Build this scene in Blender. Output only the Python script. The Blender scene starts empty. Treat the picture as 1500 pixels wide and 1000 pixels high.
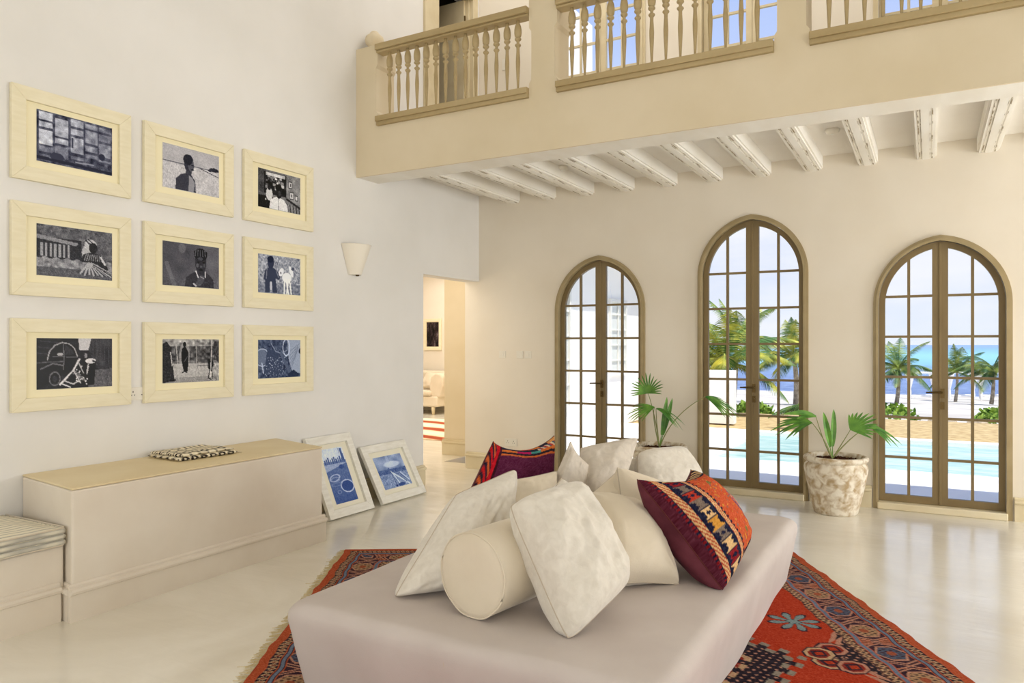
import bpy, math, random
import numpy as np
from mathutils import Vector, Matrix, noise
random.seed(7)
rng = np.random.default_rng(7)
S = bpy.context.scene
COL = S.collection
PI = math.pi

# ------------------------------------------------------------------ camera, world, light, exposure
YAW = math.radians(29.448)
cam_d = bpy.data.cameras.new('camera')
cam = bpy.data.objects.new('camera', cam_d); COL.objects.link(cam)
cam.location = (0, 0, 1.5); cam.rotation_euler = (PI/2, 0, YAW)
cam_d.sensor_width = 36; cam_d.lens = 1084/1500*36; cam_d.shift_y = 5/1500
cam_d.clip_end = 50000; cam_d.clip_start = 0.05
S.camera = cam
S.view_settings.view_transform = 'Standard'; S.view_settings.look = 'None'
S.view_settings.gamma = 1; S.view_settings.use_curve_mapping = False
S.view_settings.exposure = 0.16
S.render.engine = 'CYCLES'
S.cycles.use_denoising = True
S.cycles.max_bounces = 10; S.cycles.diffuse_bounces = 5; S.cycles.glossy_bounces = 4
S.cycles.transparent_max_bounces = 16; S.cycles.transmission_bounces = 4
S.cycles.sample_clamp_indirect = 6; S.cycles.caustics_reflective = False; S.cycles.caustics_refractive = False

def lin(c):
    return tuple(((v/255)/12.92 if v/255 <= .04045 else ((v/255+.055)/1.055)**2.4) for v in c)

def ramp(nt, stops, interp='LINEAR'):
    r = nt.nodes.new('ShaderNodeValToRGB'); cr = r.color_ramp; cr.interpolation = interp
    while len(cr.elements) < len(stops): cr.elements.new(.5)
    for e, (p, c) in zip(cr.elements, stops):
        e.position = p; e.color = (*c, 1)
    return r

W = bpy.data.worlds.new('world'); S.world = W; W.use_nodes = True
nt = W.node_tree; nt.nodes.clear()
wo = nt.nodes.new('ShaderNodeOutputWorld'); bg = nt.nodes.new('ShaderNodeBackground')
tc = nt.nodes.new('ShaderNodeTexCoord'); sp = nt.nodes.new('ShaderNodeSeparateXYZ')
nt.links.new(tc.outputs['Generated'], sp.inputs[0])
r1 = ramp(nt, [(0.0, lin((214,226,240))), (.10, lin((205,217,243))), (.30, lin((190,207,246))), (.6, lin((120,160,232))), (1, lin((80,130,215)))])
nt.links.new(sp.outputs['Z'], r1.inputs[0])
mp = nt.nodes.new('ShaderNodeMapping'); mp.inputs['Scale'].default_value = (2.2, 2.2, 9)
nt.links.new(tc.outputs['Generated'], mp.inputs[0])
nz = nt.nodes.new('ShaderNodeTexNoise'); nz.inputs['Scale'].default_value = 1.6; nz.inputs['Detail'].default_value = 7; nz.inputs['Roughness'].default_value = .55
nt.links.new(mp.outputs[0], nz.inputs[0])
r2 = ramp(nt, [(.36, (.1,.1,.1)), (.62, (.9,.9,.9))])
nt.links.new(nz.outputs[0], r2.inputs[0])
fade = ramp(nt, [(.22, (1,1,1)), (.36, (.08,.08,.08))])
nt.links.new(sp.outputs['Z'], fade.inputs[0])
mul = nt.nodes.new('ShaderNodeMath'); mul.operation = 'MULTIPLY'
nt.links.new(r2.outputs[0], mul.inputs[0]); nt.links.new(fade.outputs[0], mul.inputs[1])
mx = nt.nodes.new('ShaderNodeMixRGB'); mx.inputs[2].default_value = (*lin((236,238,244)), 1)
nt.links.new(mul.outputs[0], mx.inputs[0]); nt.links.new(r1.outputs[0], mx.inputs[1])
nt.links.new(mx.outputs[0], bg.inputs[0]); bg.inputs[1].default_value = 1.0
nt.links.new(bg.outputs[0], wo.inputs[0])

def light(name, kind, loc, rot, energy, color, **k):
    d = bpy.data.lights.new(name, kind); d.energy = energy; d.color = color
    for a, b in k.items(): setattr(d, a, b)
    o = bpy.data.objects.new(name, d); COL.objects.link(o); o.location = loc; o.rotation_euler = rot
    return o
light('sun', 'SUN', (0, -2, 20), (math.radians(11), math.radians(20), 0), 4.4, (1, .97, .92), angle=.01)
WARM = (1, .96, .90); COOL = (.88, .94, 1)
# added fill panels, out of view against closed walls, to brighten the room
light('rear_fill', 'AREA', (-.4, -3.6, 1.7), (math.radians(80), 0, 0), 136, (.91,.95,1), shape='RECTANGLE', size=7.5, size_y=3)  # added fill from behind the camera; the rear wall is solid
light('side_fill', 'AREA', (4.7, 1.6, 2.2), (0, math.radians(90), 0), 92, COOL, shape='RECTANGLE', size=3.6, size_y=5)  # added cool fill for the left wall; no window there
light('far_side_fill', 'AREA', (4.8, 6.4, 1.35), (0, math.radians(94), 0), 165, (.95,.97,1), shape='RECTANGLE', size=2.4, size_y=1.9)  # added fill grazing the back wall and beams; no door there
light('overhead_fill', 'AREA', (0, 1.6, 6.6), (0, 0, 0), 8, (1,.98,.96), shape='RECTANGLE', size=6, size_y=6)  # added fill hung below the closed ceiling
light('gallery_fill', 'AREA', (-2.2, 6.5, 6.5), (0, 0, 0), 55, (1, .98, .97), shape='RECTANGLE', size=5, size_y=1.6)  # added fill to brighten the upper walls
light('far_room_fill', 'AREA', (-8.3, 11.2, 3.2), (0, 0, 0), 140, (1, .95, .86), shape='RECTANGLE', size=3.6, size_y=4.5)  # added ceiling panel in place of sunlight in that room
light('passage_fill', 'AREA', (-5.9, 6.6, 2.4), (math.radians(50), 0, 0), 26, (1,.92,.8), shape='RECTANGLE', size=1.6, size_y=2)  # added fill to lift and warm the passage recess

# ------------------------------------------------------------------ materials
def mat(name, base, rough=.7, spec=.3, metal=0, **k):
    m = bpy.data.materials.new(name); m.use_nodes = True
    b = m.node_tree.nodes['Principled BSDF']
    b.inputs['Base Color'].default_value = (*lin(base), 1)
    b.inputs['Roughness'].default_value = rough
    b.inputs['Specular IOR Level'].default_value = spec
    b.inputs['Metallic'].default_value = metal
    for a, v in k.items(): b.inputs[a.replace('_', ' ')].default_value = v
    return m

def mottle(m, a, b, scale, stretch=(1,1,1), lo=.35, hi=.65, detail=6, bump=0, bscale=None, coord='Object', distort=0):
    """two tones of one material mixed by noise, with optional relief"""
    nt = m.node_tree; bs = nt.nodes['Principled BSDF']
    tc = nt.nodes.new('ShaderNodeTexCoord'); mp = nt.nodes.new('ShaderNodeMapping'); mp.inputs['Scale'].default_value = stretch
    nt.links.new(tc.outputs[coord], mp.inputs[0])
    n = nt.nodes.new('ShaderNodeTexNoise'); n.inputs['Scale'].default_value = scale; n.inputs['Detail'].default_value = detail; n.inputs['Distortion'].default_value = distort
    nt.links.new(mp.outputs[0], n.inputs[0])
    r = ramp(nt, [(lo, lin(a)), (hi, lin(b))]); nt.links.new(n.outputs[0], r.inputs[0])
    nt.links.new(r.outputs[0], bs.inputs['Base Color'])
    if bump:
        n2 = nt.nodes.new('ShaderNodeTexNoise'); n2.inputs['Scale'].default_value = bscale or scale*3; n2.inputs['Detail'].default_value = 5
        nt.links.new(mp.outputs[0], n2.inputs[0])
        bp = nt.nodes.new('ShaderNodeBump'); bp.inputs['Strength'].default_value = 1; bp.inputs['Distance'].default_value = bump
        nt.links.new(n2.outputs[0], bp.inputs['Height']); nt.links.new(bp.outputs[0], bs.inputs['Normal'])
    return m

M = {}
M['plaster'] = mottle(mat('plaster', (0,0,0), .75, .2), (226,218,204), (232,225,212), 1.3, bump=.004, bscale=2.5)
M['plaster_cool_lit'] = mottle(mat('plaster_cool_lit', (0,0,0), .75, .2), (228,225,219), (234,231,226), 1.3, bump=.004, bscale=2.5)  # same plaster, cool light on the left wall put into the colour
M['plaster_warm_lit'] = mottle(mat('plaster_warm_lit', (0,0,0), .75, .2), (228,218,200), (234,225,209), 1.3, bump=.004, bscale=2.5)  # same plaster, warmer light on the back wall put into the colour
M['plaster_tan'] = mottle(mat('plaster_tan', (0,0,0), .75, .2), (222,207,176), (229,215,187), 1.6, bump=.004, bscale=3)
M['plaster_white'] = mottle(mat('plaster_white', (0,0,0), .7, .2), (236,230,220), (241,236,228), 1.6, bump=.003, bscale=3)
M['whitewash'] = mottle(mat('whitewash', (0,0,0), .7, .2), (236,230,217), (243,239,230), 5, stretch=(1,.3,1), bump=.002, bscale=14)
M['groove'] = mottle(mat('groove', (0,0,0), .8, .1), (160,146,122), (238,232,218), 11, stretch=(3,.6,3), lo=.42, hi=.5, detail=4)
M['plaster_bench'] = mottle(mat('plaster_bench', (0,0,0), .6, .3), (222,210,192), (231,221,205), 2.2, bump=.003, bscale=4)
M['bench_top'] = mottle(mat('bench_top', (0,0,0), .5, .3), (222,202,158), (230,213,174), 2.2, bump=.002)
M['skirting'] = mottle(mat('skirting', (0,0,0), .55, .3), (216,201,166), (226,214,184), 3, bump=.002)
M['olive'] = mottle(mat('olive', (0,0,0), .5, .3), (126,107,72), (138,119,82), 5, stretch=(1,1,.3))
M['olive_trim'] = mottle(mat('olive_trim', (0,0,0), .5, .3), (158,140,102), (170,152,114), 5)
M['rail_wood'] = mottle(mat('rail_wood', (0,0,0), .5, .3), (176,155,112), (188,168,126), 6, stretch=(.3,1,1))
M['cream_wood'] = mottle(mat('cream_wood', (0,0,0), .5, .3), (210,194,158), (220,206,172), 5)
M['frame_wood'] = mottle(mat('frame_wood', (0,0,0), .6, .25), (232,222,190), (238,229,200), 7, stretch=(1,6,6), bump=.001, bscale=20)
M['frame_white'] = mottle(mat('frame_white', (0,0,0), .6, .25), (232,228,216), (243,240,230), 7, stretch=(1,6,6), bump=.001, bscale=20)
M['mount'] = mat('mount', (244,234,198), .9, .1)
M['mount_white'] = mat('mount_white', (240,235,215), .9, .1)
M['ceramic'] = mat('ceramic', (240,232,216), .4, .4)
M['plastic'] = mat('plastic', (232,226,212), .35, .5)
M['dark'] = mat('dark', (40,34,28), .6, .3)
M['brass'] = mat('brass', (96,78,48), .35, .5, 1)
M['soil'] = mottle(mat('soil', (0,0,0), .95, .1), (44,28,20), (96,62,42), 60, bump=.01, bscale=70)
M['linen'] = mottle(mat('linen', (0,0,0), .95, .1), (197,186,179), (205,195,188), 3, bump=.0006, bscale=260)
M['linen_seam'] = mat('linen_seam', (196,182,162), .95, .1)
M['cream_fabric'] = mottle(mat('cream_fabric', (0,0,0), .95, .1), (218,205,182), (225,213,192), 4, bump=.0008, bscale=200)
M['velvet'] = mottle(mat('velvet', (0,0,0), .8, .15), (216,208,194), (228,221,208), 26, lo=.32, hi=.68, bump=.0035, bscale=38, distort=.6)  # paler blotches paint the crushed-pile sheen into the colour
for k in ('velvet', 'cream_fabric'):
    b = M[k].node_tree.nodes['Principled BSDF']; b.inputs['Sheen Weight'].default_value = .25; b.inputs['Sheen Roughness'].default_value = .4
M['grey_velvet'] = mottle(mat('grey_velvet', (0,0,0), .8, .15), (204,194,180), (216,206,192), 22, bump=.003, bscale=38, distort=.6)  # greyer velvet with sheen blotches painted in likewise
M['purple'] = mottle(mat('purple_velvet', (0,0,0), .7, .2), (84,34,46), (112,54,66), 9, bump=.001, bscale=60)
M['stem'] = mat('stem', (136,140,84), .5, .3)
M['leaf'] = mottle(mat('leaf', (0,0,0), .4, .4), (60,110,36), (112,160,60), 9)
M['leaf'].node_tree.nodes['Principled BSDF'].inputs['Transmission Weight'].default_value = .0
M['deck'] = mottle(mat('deck', (0,0,0), .7, .2), (240,236,230), (244,241,236), 1.2)
M['render_white'] = mat('render_white', (245,242,236), .8, .1)
M['grass_dry'] = mottle(mat('grass_dry', (0,0,0), .95, .05), (176,148,102), (206,182,134), 7, detail=10)
M['sand'] = mottle(mat('sand', (0,0,0), .95, .05), (188,180,166), (220,213,200), .5, detail=8)
M['stone'] = mottle(mat('stone', (0,0,0), .9, .1), (170,150,120), (214,198,170), 5)
M['bush'] = mottle(mat('bush', (0,0,0), .6, .2), (90,130,50), (170,196,84), 12)
M['palm_leaf'] = mottle(mat('palm_leaf', (0,0,0), .5, .3), (60,98,48), (176,184,70), 1.7, lo=.42, hi=.72)
M['palm_leaf_sun'] = mottle(mat('palm_leaf_sun', (0,0,0), .5, .3), (74,112,48), (222,212,84), 2.6, lo=.42, hi=.70)  # sunlit yellow highlights mixed into the frond green
M['trunk'] = mottle(mat('trunk', (0,0,0), .9, .1), (130,116,98), (186,172,150), 8)
M['curtain'] = mat('curtain', (246,244,240), .9, .1)
M['pale_grey'] = mat('pale_grey', (226,224,216), .6, .2)

def water(name, a, b, sc, stretch, rough=.25, spec=.2):
    m = mottle(mat(name, (0,0,0), rough, spec), a, b, sc, stretch=stretch, detail=5, bump=.01, bscale=sc*2); return m
M['pool'] = water('pool', (150,188,182), (186,210,204), 3.2, (.6,2,1))

# polished cement floor: soft reflection, faint trowel marks
m = mottle(mat('cement', (0,0,0), .22, .5), (221,213,195), (241,236,223), .8, stretch=(1,1,1), detail=10, distort=1.4, lo=.3, hi=.7); M['cement'] = m
nt = m.node_tree; bs = nt.nodes['Principled BSDF']
bs.inputs['IOR'].default_value = 2.1
tc = nt.nodes.new('ShaderNodeTexCoord'); mp = nt.nodes.new('ShaderNodeMapping'); mp.inputs['Scale'].default_value = (1.0, 5, 1); mp.inputs['Rotation'].default_value = (0,0,.5)
nt.links.new(tc.outputs['Object'], mp.inputs[0])
n = nt.nodes.new('ShaderNodeTexNoise'); n.inputs['Scale'].default_value = 2.2; n.inputs['Detail'].default_value = 6; n.inputs['Distortion'].default_value = .8
nt.links.new(mp.outputs[0], n.inputs[0])
r = ramp(nt, [(.3, (.13,.13,.13)), (.7, (.25,.25,.25))]); nt.links.new(n.outputs[0], r.inputs[0]); nt.links.new(r.outputs[0], bs.inputs['Roughness'])
bp = nt.nodes.new('ShaderNodeBump'); bp.inputs['Distance'].default_value = .0022
nt.links.new(n.outputs[0], bp.inputs['Height']); nt.links.new(bp.outputs[0], bs.inputs['Normal'])

# sea: weed beds, turquoise shallows and deep water lie in bands out from the shore
m = mat('sea', (60,110,150), .35, .15); M['sea'] = m
nt = m.node_tree; bs = nt.nodes['Principled BSDF']
tc = nt.nodes.new('ShaderNodeTexCoord'); sp = nt.nodes.new('ShaderNodeSeparateXYZ'); nt.links.new(tc.outputs['Object'], sp.inputs[0])
lg = nt.nodes.new('ShaderNodeMath'); lg.operation = 'LOGARITHM'; lg.inputs[1].default_value = 10; nt.links.new(sp.outputs['Y'], lg.inputs[0])
mp = nt.nodes.new('ShaderNodeMapping'); mp.inputs['Scale'].default_value = (.012, .03, 1); nt.links.new(tc.outputs['Object'], mp.inputs[0])
n = nt.nodes.new('ShaderNodeTexNoise'); n.inputs['Scale'].default_value = 1; n.inputs['Detail'].default_value = 4; nt.links.new(mp.outputs[0], n.inputs[0])
ma = nt.nodes.new('ShaderNodeMath'); ma.operation = 'MULTIPLY_ADD'; ma.inputs[1].default_value = .3; nt.links.new(n.outputs[0], ma.inputs[0]); nt.links.new(lg.outputs[0], ma.inputs[2])
mr = nt.nodes.new('ShaderNodeMapRange'); mr.inputs['From Min'].default_value = 1.95; mr.inputs['From Max'].default_value = 3.75; nt.links.new(ma.outputs[0], mr.inputs['Value'])
r = ramp(nt, [(0, lin((62,92,140))), (.17, lin((70,104,156))), (.26, lin((66,116,150))), (.33, lin((92,170,186))), (.45, lin((112,190,196))), (.62, lin((90,164,188))), (.74, lin((80,146,190))), (.85, lin((98,140,190)))])
nt.links.new(mr.outputs[0], r.inputs[0])
mp2 = nt.nodes.new('ShaderNodeMapping'); mp2.inputs['Scale'].default_value = (.5, 1.4, 1); nt.links.new(tc.outputs['Object'], mp2.inputs[0])
n2 = nt.nodes.new('ShaderNodeTexNoise'); n2.inputs['Scale'].default_value = 1.2; n2.inputs['Detail'].default_value = 8; nt.links.new(mp2.outputs[0], n2.inputs[0])
r3 = ramp(nt, [(.5, (0,0,0)), (.72, (.75,.75,.75))]); nt.links.new(n2.outputs[0], r3.inputs[0])  # pale sparkle on the waves, painted into the sea colour
mx = nt.nodes.new('ShaderNodeMixRGB'); nt.links.new(r3.outputs[0], mx.inputs[0]); nt.links.new(r.outputs[0], mx.inputs[1]); mx.inputs[2].default_value = (*lin((190,212,232)), 1)
nt.links.new(mx.outputs[0], bs.inputs['Base Color'])

# weathered clay pot: chalky white slip over brown
m = mottle(mat('clay', (0,0,0), .8, .2), (182,158,122), (232,223,205), 15, lo=.36, hi=.60, detail=14, bump=.006, bscale=22, distort=.5); M['clay'] = m

# clear glass
m = bpy.data.materials.new('glass'); m.use_nodes = True; nt = m.node_tree; nt.nodes.clear()
o = nt.nodes.new('ShaderNodeOutputMaterial'); t = nt.nodes.new('ShaderNodeBsdfTransparent'); g = nt.nodes.new('ShaderNodeBsdfGlossy'); g.inputs['Roughness'].default_value = .02
f = nt.nodes.new('ShaderNodeFresnel'); f.inputs[0].default_value = 1.12; mixs = nt.nodes.new('ShaderNodeMixShader')
nt.links.new(f.outputs[0], mixs.inputs[0]); nt.links.new(t.outputs[0], mixs.inputs[1]); nt.links.new(g.outputs[0], mixs.inputs[2]); nt.links.new(mixs.outputs[0], o.inputs[0])
M['glass'] = m

def painted(name, rough=.8, spec=.15, bump=0, bscale=200):
    """colour comes from the printed or woven pattern stored on the mesh"""
    m = mat(name, (128,128,128), rough, spec); nt = m.node_tree; bs = nt.nodes['Principled BSDF']
    a = nt.nodes.new('ShaderNodeAttribute'); a.attribute_name = 'pattern'
    nt.links.new(a.outputs['Color'], bs.inputs['Base Color'])
    if bump:
        tc = nt.nodes.new('ShaderNodeTexCoord'); n = nt.nodes.new('ShaderNodeTexNoise'); n.inputs['Scale'].default_value = bscale
        nt.links.new(tc.outputs['Object'], n.inputs[0])
        bp = nt.nodes.new('ShaderNodeBump'); bp.inputs['Distance'].default_value = bump
        nt.links.new(n.outputs[0], bp.inputs['Height']); nt.links.new(bp.outputs[0], bs.inputs['Normal'])
    return m
M['print'] = painted('photo_print', .35, .2)
M['woven'] = painted('woven_wool', .95, .05, .003, 160)
M['cotton'] = painted('printed_cotton', .95, .05, .001, 160)

# striped ticking of the seat mattress
m = mat('ticking', (214,208,190), .9, .1); M['ticking'] = m; nt = m.node_tree; bs = nt.nodes['Principled BSDF']
tc = nt.nodes.new('ShaderNodeTexCoord'); wv = nt.nodes.new('ShaderNodeTexWave'); wv.bands_direction = 'X'; wv.inputs['Scale'].default_value = 7.5; wv.inputs['Distortion'].default_value = 0
nt.links.new(tc.outputs['Object'], wv.inputs[0])
r = ramp(nt, [(.0, lin((176,172,160))), (.25, lin((226,218,196))), (1, lin((232,224,202)))]); nt.links.new(wv.outputs[0], r.inputs[0]); nt.links.new(r.outputs[0], bs.inputs['Base Color'])

# striped rug of the far room
m = mat('striped_weave', (200,60,40), .95, .05); M['stripe'] = m; nt = m.node_tree; bs = nt.nodes['Principled BSDF']
tc = nt.nodes.new('ShaderNodeTexCoord'); mp = nt.nodes.new('ShaderNodeMapping'); mp.inputs['Rotation'].default_value = (0,0,math.radians(20)); wv = nt.nodes.new('ShaderNodeTexWave'); wv.bands_direction = 'Y'; wv.inputs['Scale'].default_value = .42; wv.inputs['Distortion'].default_value = 2.5; wv.inputs['Detail'].default_value = 3
nt.links.new(tc.outputs['Object'], mp.inputs[0]); nt.links.new(mp.outputs[0], wv.inputs[0])
r = ramp(nt, [(.0, lin((168,84,58))), (.22, lin((190,104,74))), (.34, lin((236,214,180))), (1, lin((244,232,212)))]); nt.links.new(wv.outputs[0], r.inputs[0]); nt.links.new(r.outputs[0], bs.inputs['Base Color'])

# ------------------------------------------------------------------ mesh helpers
class MB:
    def __init__(s): s.v = []; s.f = []
    def add(s, vs, fs):
        b = len(s.v); s.v += [tuple(v) for v in vs]; s.f += [tuple(i+b for i in f) for f in fs]
    def box(s, a, b, M4=None):
        x0,y0,z0 = a; x1,y1,z1 = b
        vs = [(x0,y0,z0),(x1,y0,z0),(x1,y1,z0),(x0,y1,z0),(x0,y0,z1),(x1,y0,z1),(x1,y1,z1),(x0,y1,z1)]
        if M4 is not None: vs = [tuple(M4 @ Vector(v)) for v in vs]
        s.add(vs, [(0,3,2,1),(4,5,6,7),(0,1,5,4),(1,2,6,5),(2,3,7,6),(3,0,4,7)])
    def prism(s, poly, z0, z1):
        """plan polygon (ccw) extruded up"""
        n = len(poly)
        s.add([(x,y,z0) for x,y in poly]+[(x,y,z1) for x,y in poly],
              [tuple(reversed(range(n))), tuple(range(n,2*n))]+[(i,(i+1)%n,n+(i+1)%n,n+i) for i in range(n)])
    def elev(s, poly, y0, y1):
        """polygon in x,z (ccw seen from -y) extruded from y0 to y1"""
        n = len(poly)
        s.add([(x,y0,z) for x,z in poly]+[(x,y1,z) for x,z in poly],
              [tuple(range(n)), tuple(reversed(range(n,2*n)))]+[(i,n+i,n+(i+1)%n,(i+1)%n) for i in range(n)])
    def tube(s, pts, r, n=8, closed=False, cap=True):
        pts = [Vector(p) for p in pts]; m = len(pts)
        rs = r if hasattr(r, '__len__') else [r]*m
        rings = []
        up = Vector((0,0,1))
        for i, p in enumerate(pts):
            a = pts[(i-1) % m] if closed or i > 0 else p
            b = pts[(i+1) % m] if closed or i < m-1 else p
            t = (b-a)
            if t.length < 1e-9: t = Vector((0,0,1))
            t.normalize()
            u = up if abs(t.dot(up)) < .95 else Vector((1,0,0))
            x = t.cross(u).normalized(); y = t.cross(x).normalized()
            rings.append([p + (x*math.cos(2*PI*k/n)+y*math.sin(2*PI*k/n))*rs[i] for k in range(n)])
        vs = [v for q in rings for v in q]; fs = []
        for i in range(m if closed else m-1):
            j = (i+1) % m
            for k in range(n):
                fs.append((i*n+k, i*n+(k+1)%n, j*n+(k+1)%n, j*n+k))
        if cap and not closed:
            fs += [tuple(reversed(range(n))), tuple(range((m-1)*n, m*n))]
        s.add(vs, fs)
    def lathe(s, prof, c=(0,0,0), n=32, a0=0, a1=2*PI, M4=None):
        full = abs(a1-a0-2*PI) < 1e-6; k = n if full else n+1
        vs = []
        for r, z in prof:
            for i in range(k):
                a = a0+(a1-a0)*i/n
                v = (r*math.cos(a), r*math.sin(a), z)
                if M4 is not None: v = tuple(M4 @ Vector(v))
                vs.append((c[0]+v[0], c[1]+v[1], c[2]+v[2]))
        fs = []
        for j in range(len(prof)-1):
            for i in range(n):
                i2 = (i+1) % k
                fs.append((j*k+i, j*k+i2, (j+1)*k+i2, (j+1)*k+i))
        s.add(vs, fs)
    def build(s, name, m, parent=None, smooth=False, bevel=0, origin=None, seg=2):
        me = bpy.data.meshes.new(name)
        off = Vector((0,0,0))
        if parent is not None:
            q = parent
            while q is not None: off += q.location; q = q.parent
        elif origin is not None: off = Vector(origin)
        me.from_pydata([(v[0]-off.x, v[1]-off.y, v[2]-off.z) for v in s.v], [], s.f); me.update()
        o = bpy.data.objects.new(name, me); COL.objects.link(o)
        me.materials.append(m)
        if parent is not None: o.parent = parent
        elif origin is not None: o.location = origin
        if smooth: me.shade_smooth()
        if bevel:
            b = o.modifiers.new('bevel', 'BEVEL'); b.width = bevel; b.segments = seg; b.limit_method = 'ANGLE'; b.angle_limit = .6
        return o

def empty(name, loc=(0,0,0), rz=0):
    o = bpy.data.objects.new(name, None); COL.objects.link(o); o.location = loc; o.rotation_euler = (0,0,rz); o.empty_display_size = .1
    return o
def tag(o, label, cat, group=None):
    o['label'] = label; o['category'] = cat
    if group: o['group'] = group
    return o
def struct(o): o['kind'] = 'structure'; return o
def box_obj(name, a, b, m, parent=None, bevel=0, origin=None):
    q = MB(); q.box(a, b); return q.build(name, m, parent, bevel=bevel, origin=origin)
def copy_tree(o, parent=None):
    c = o.copy(); COL.objects.link(c)
    if parent: c.parent = parent
    for ch in list(o.children): copy_tree(ch, c)
    return c
def pattern(o, cols):
    """cols: n x 3 array of srgb 0..255, one per vertex"""
    c = np.clip(np.asarray(cols, float)/255, 0, 1)
    l = np.where(c <= .04045, c/12.92, ((c+.055)/1.055)**2.4)
    a = o.data.color_attributes.new('pattern', 'FLOAT_COLOR', 'POINT')
    a.data.foreach_set('color', np.concatenate([l, np.ones((len(l),1))], 1).astype(np.float32).ravel())

XL, YB, YM = -4.75, 7.6, 5.4       # left wall face, window wall face, gallery front
TOP = 6.9
WX = [-3.185, -1.55, .08, 1.715, 3.35]   # window centres
# ------------------------------------------------------------------ room shell
q = MB(); q.prism([(-12,-4.2),(5.2,-4.2),(5.2,7.87),(-5.45,7.87),(-5.45,16),(-12,16)], -.2, 0)
struct(q.build('floor', M['cement']))
q = MB()
for a, b in [((XL-.2,-4.2,0),(XL,6.47,TOP)), ((XL-.2,6.47,2.265),(XL,YB,3.47)), ((XL-.2,6.47,3.47),(XL,6.60,TOP)),
             ((XL-.2,7.45,3.47),(XL,YB,TOP)), ((XL-.2,6.60,5.62),(XL,7.45,TOP))]:
    q.box(a, b)
struct(q.build('wall_left', M['plaster_cool_lit']))
struct(box_obj('wall_right', (5,-4.2,0), (5.2,7.85,TOP), M['plaster']))
struct(box_obj('wall_front', (XL-.2,-4.2,0), (5,-4,TOP), M['plaster']))
struct(box_obj('ceiling', (XL-.2,-4.2,TOP), (5.2,8.1,TOP+.2), M['plaster_white']))

def arch_z(dx, a, spring, rise):
    """height of a slightly pointed arch of half-width a at offset dx"""
    r = (rise*rise+a*a)/(2*a)
    dx = abs(dx)
    if dx >= a: return spring
    return spring + math.sqrt(max(0, r*r-(dx+(r-a))**2))
A = .535
LOW = [(1.887,.6),(2.20,.6),(1.876,.6),(1.887,.6),(1.887,.6)]
UP_SPR, UP_RISE, UP_Z = 5.55, .5, 3.5
q = MB(); Y0, Y1 = YB, YB+.25
xs = [XL-.2]
for cx in WX: xs += [cx-A, cx+A]
xs.append(5.2)
NA = 26
def zslab(x0, x1, lo0, lo1, hi0, hi1):
    q.elev([(x0,lo0),(x1,lo1),(x1,hi1),(x0,hi0)], Y0, Y1)
for i in range(0, len(xs), 2):
    zslab(xs[i], xs[i+1], 0, 0, TOP, TOP)
for (spr, rise), cx in zip(LOW, WX):
    for k in range(NA):
        ta, tb = PI*k/NA, PI*(k+1)/NA
        x0, x1 = cx-A*math.cos(ta), cx-A*math.cos(tb)
        zslab(x0, x1, arch_z(x0-cx,A,spr,rise), arch_z(x1-cx,A,spr,rise), UP_Z, UP_Z)
        zslab(x0, x1, arch_z(x0-cx,A,UP_SPR,UP_RISE), arch_z(x1-cx,A,UP_SPR,UP_RISE), TOP, TOP)
struct(q.build('wall_back', M['plaster_warm_lit']))

# walls of the passage and of the wing beyond the opening
q = MB()
q.box((-5.81,8.4,0), (-5.5,16,3.4)); q.box((-5.5,8.4,0), (-4.95,8.6,3.4)); q.box((-5.05,7.85,0), (-4.95,8.4,3.4))
struct(q.build('wall_passage', M['plaster_tan']))
struct(box_obj('wall_wing_end', (-12,13.9,0), (-5.81,14.1,3.4), M['plaster']))
struct(box_obj('wall_wing_side', (-12,6.2,0), (-11.8,13.9,3.4), M['plaster']))
struct(box_obj('wall_wing_near', (-11.8,5.9,0), (XL-.2,6.1,3.4), M['plaster']))
q = MB(); q.box((-12,5.9,3.4), (XL-.2,16,3.5))
struct(q.build('ceiling_wing', M['plaster_white']))

# gallery: slab, fascia parapet, piers
struct(box_obj('ceiling_gallery', (XL,5.72,3.30), (5,YB,3.47), M['plaster_white']))
q = MB(); q.box((XL,YM,3.09), (5,YM+.02,3.54))
for x0, x1 in [(XL,-4.49),(-2.888,-2.63),(-.947,-.715),(1.05,1.29),(2.95,3.2)]:
    top = 4.305 if x0 == XL else TOP
    q.box((x0,YM,3.54), (x1,YM+.27,3.66)); q.box((x0,YM,4.12), (x1,YM+.27,top))
    ins = .0 if x0 == XL else .022
    q.add([(x0,YM,3.66),(x1,YM,3.66),(x1,YM+.27,3.66),(x0,YM+.27,3.66),
           (x0+ins,YM,3.69),(x1-.022,YM,3.69),(x1-.022,YM+.27,3.69),(x0+ins,YM+.27,3.69),
           (x0+ins,YM,4.09),(x1-.022,YM,4.09),(x1-.022,YM+.27,4.09),(x0+ins,YM+.27,4.09),
           (x0,YM,4.12),(x1,YM,4.12),(x1,YM+.27,4.12),(x0,YM+.27,4.12)],
          [(4*j+a,4*j+(a+1)%4,4*j+4+(a+1)%4,4*j+4+a) for j in range(3) for a in range(4)])
struct(q.build('wall_gallery', M['plaster_tan']))
struct(box_obj('trim_1', (XL,YM+.02,3.092), (5,5.72,3.535), M['whitewash']))
# ball finial on the newel pier
q = MB(); q.lathe([(a*.92,b*.92) for a, b in [(.0,0),(.085,0),(.085,.02),(.06,.03),(.055,.045),(.062,.055),(.09,.085),(.1,.12),(.09,.155),(.062,.18),(.05,.185),(.045,.2),(.03,.215),(.0,.225)]], (-4.64,YM+.135,4.305), 28)
tag(q.build('ball_finial', M['plaster_tan'], smooth=True, origin=(-4.64,YM+.135,4.305)), 'round cream ball finial on the gallery newel pier by the left wall', 'finial')

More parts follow.
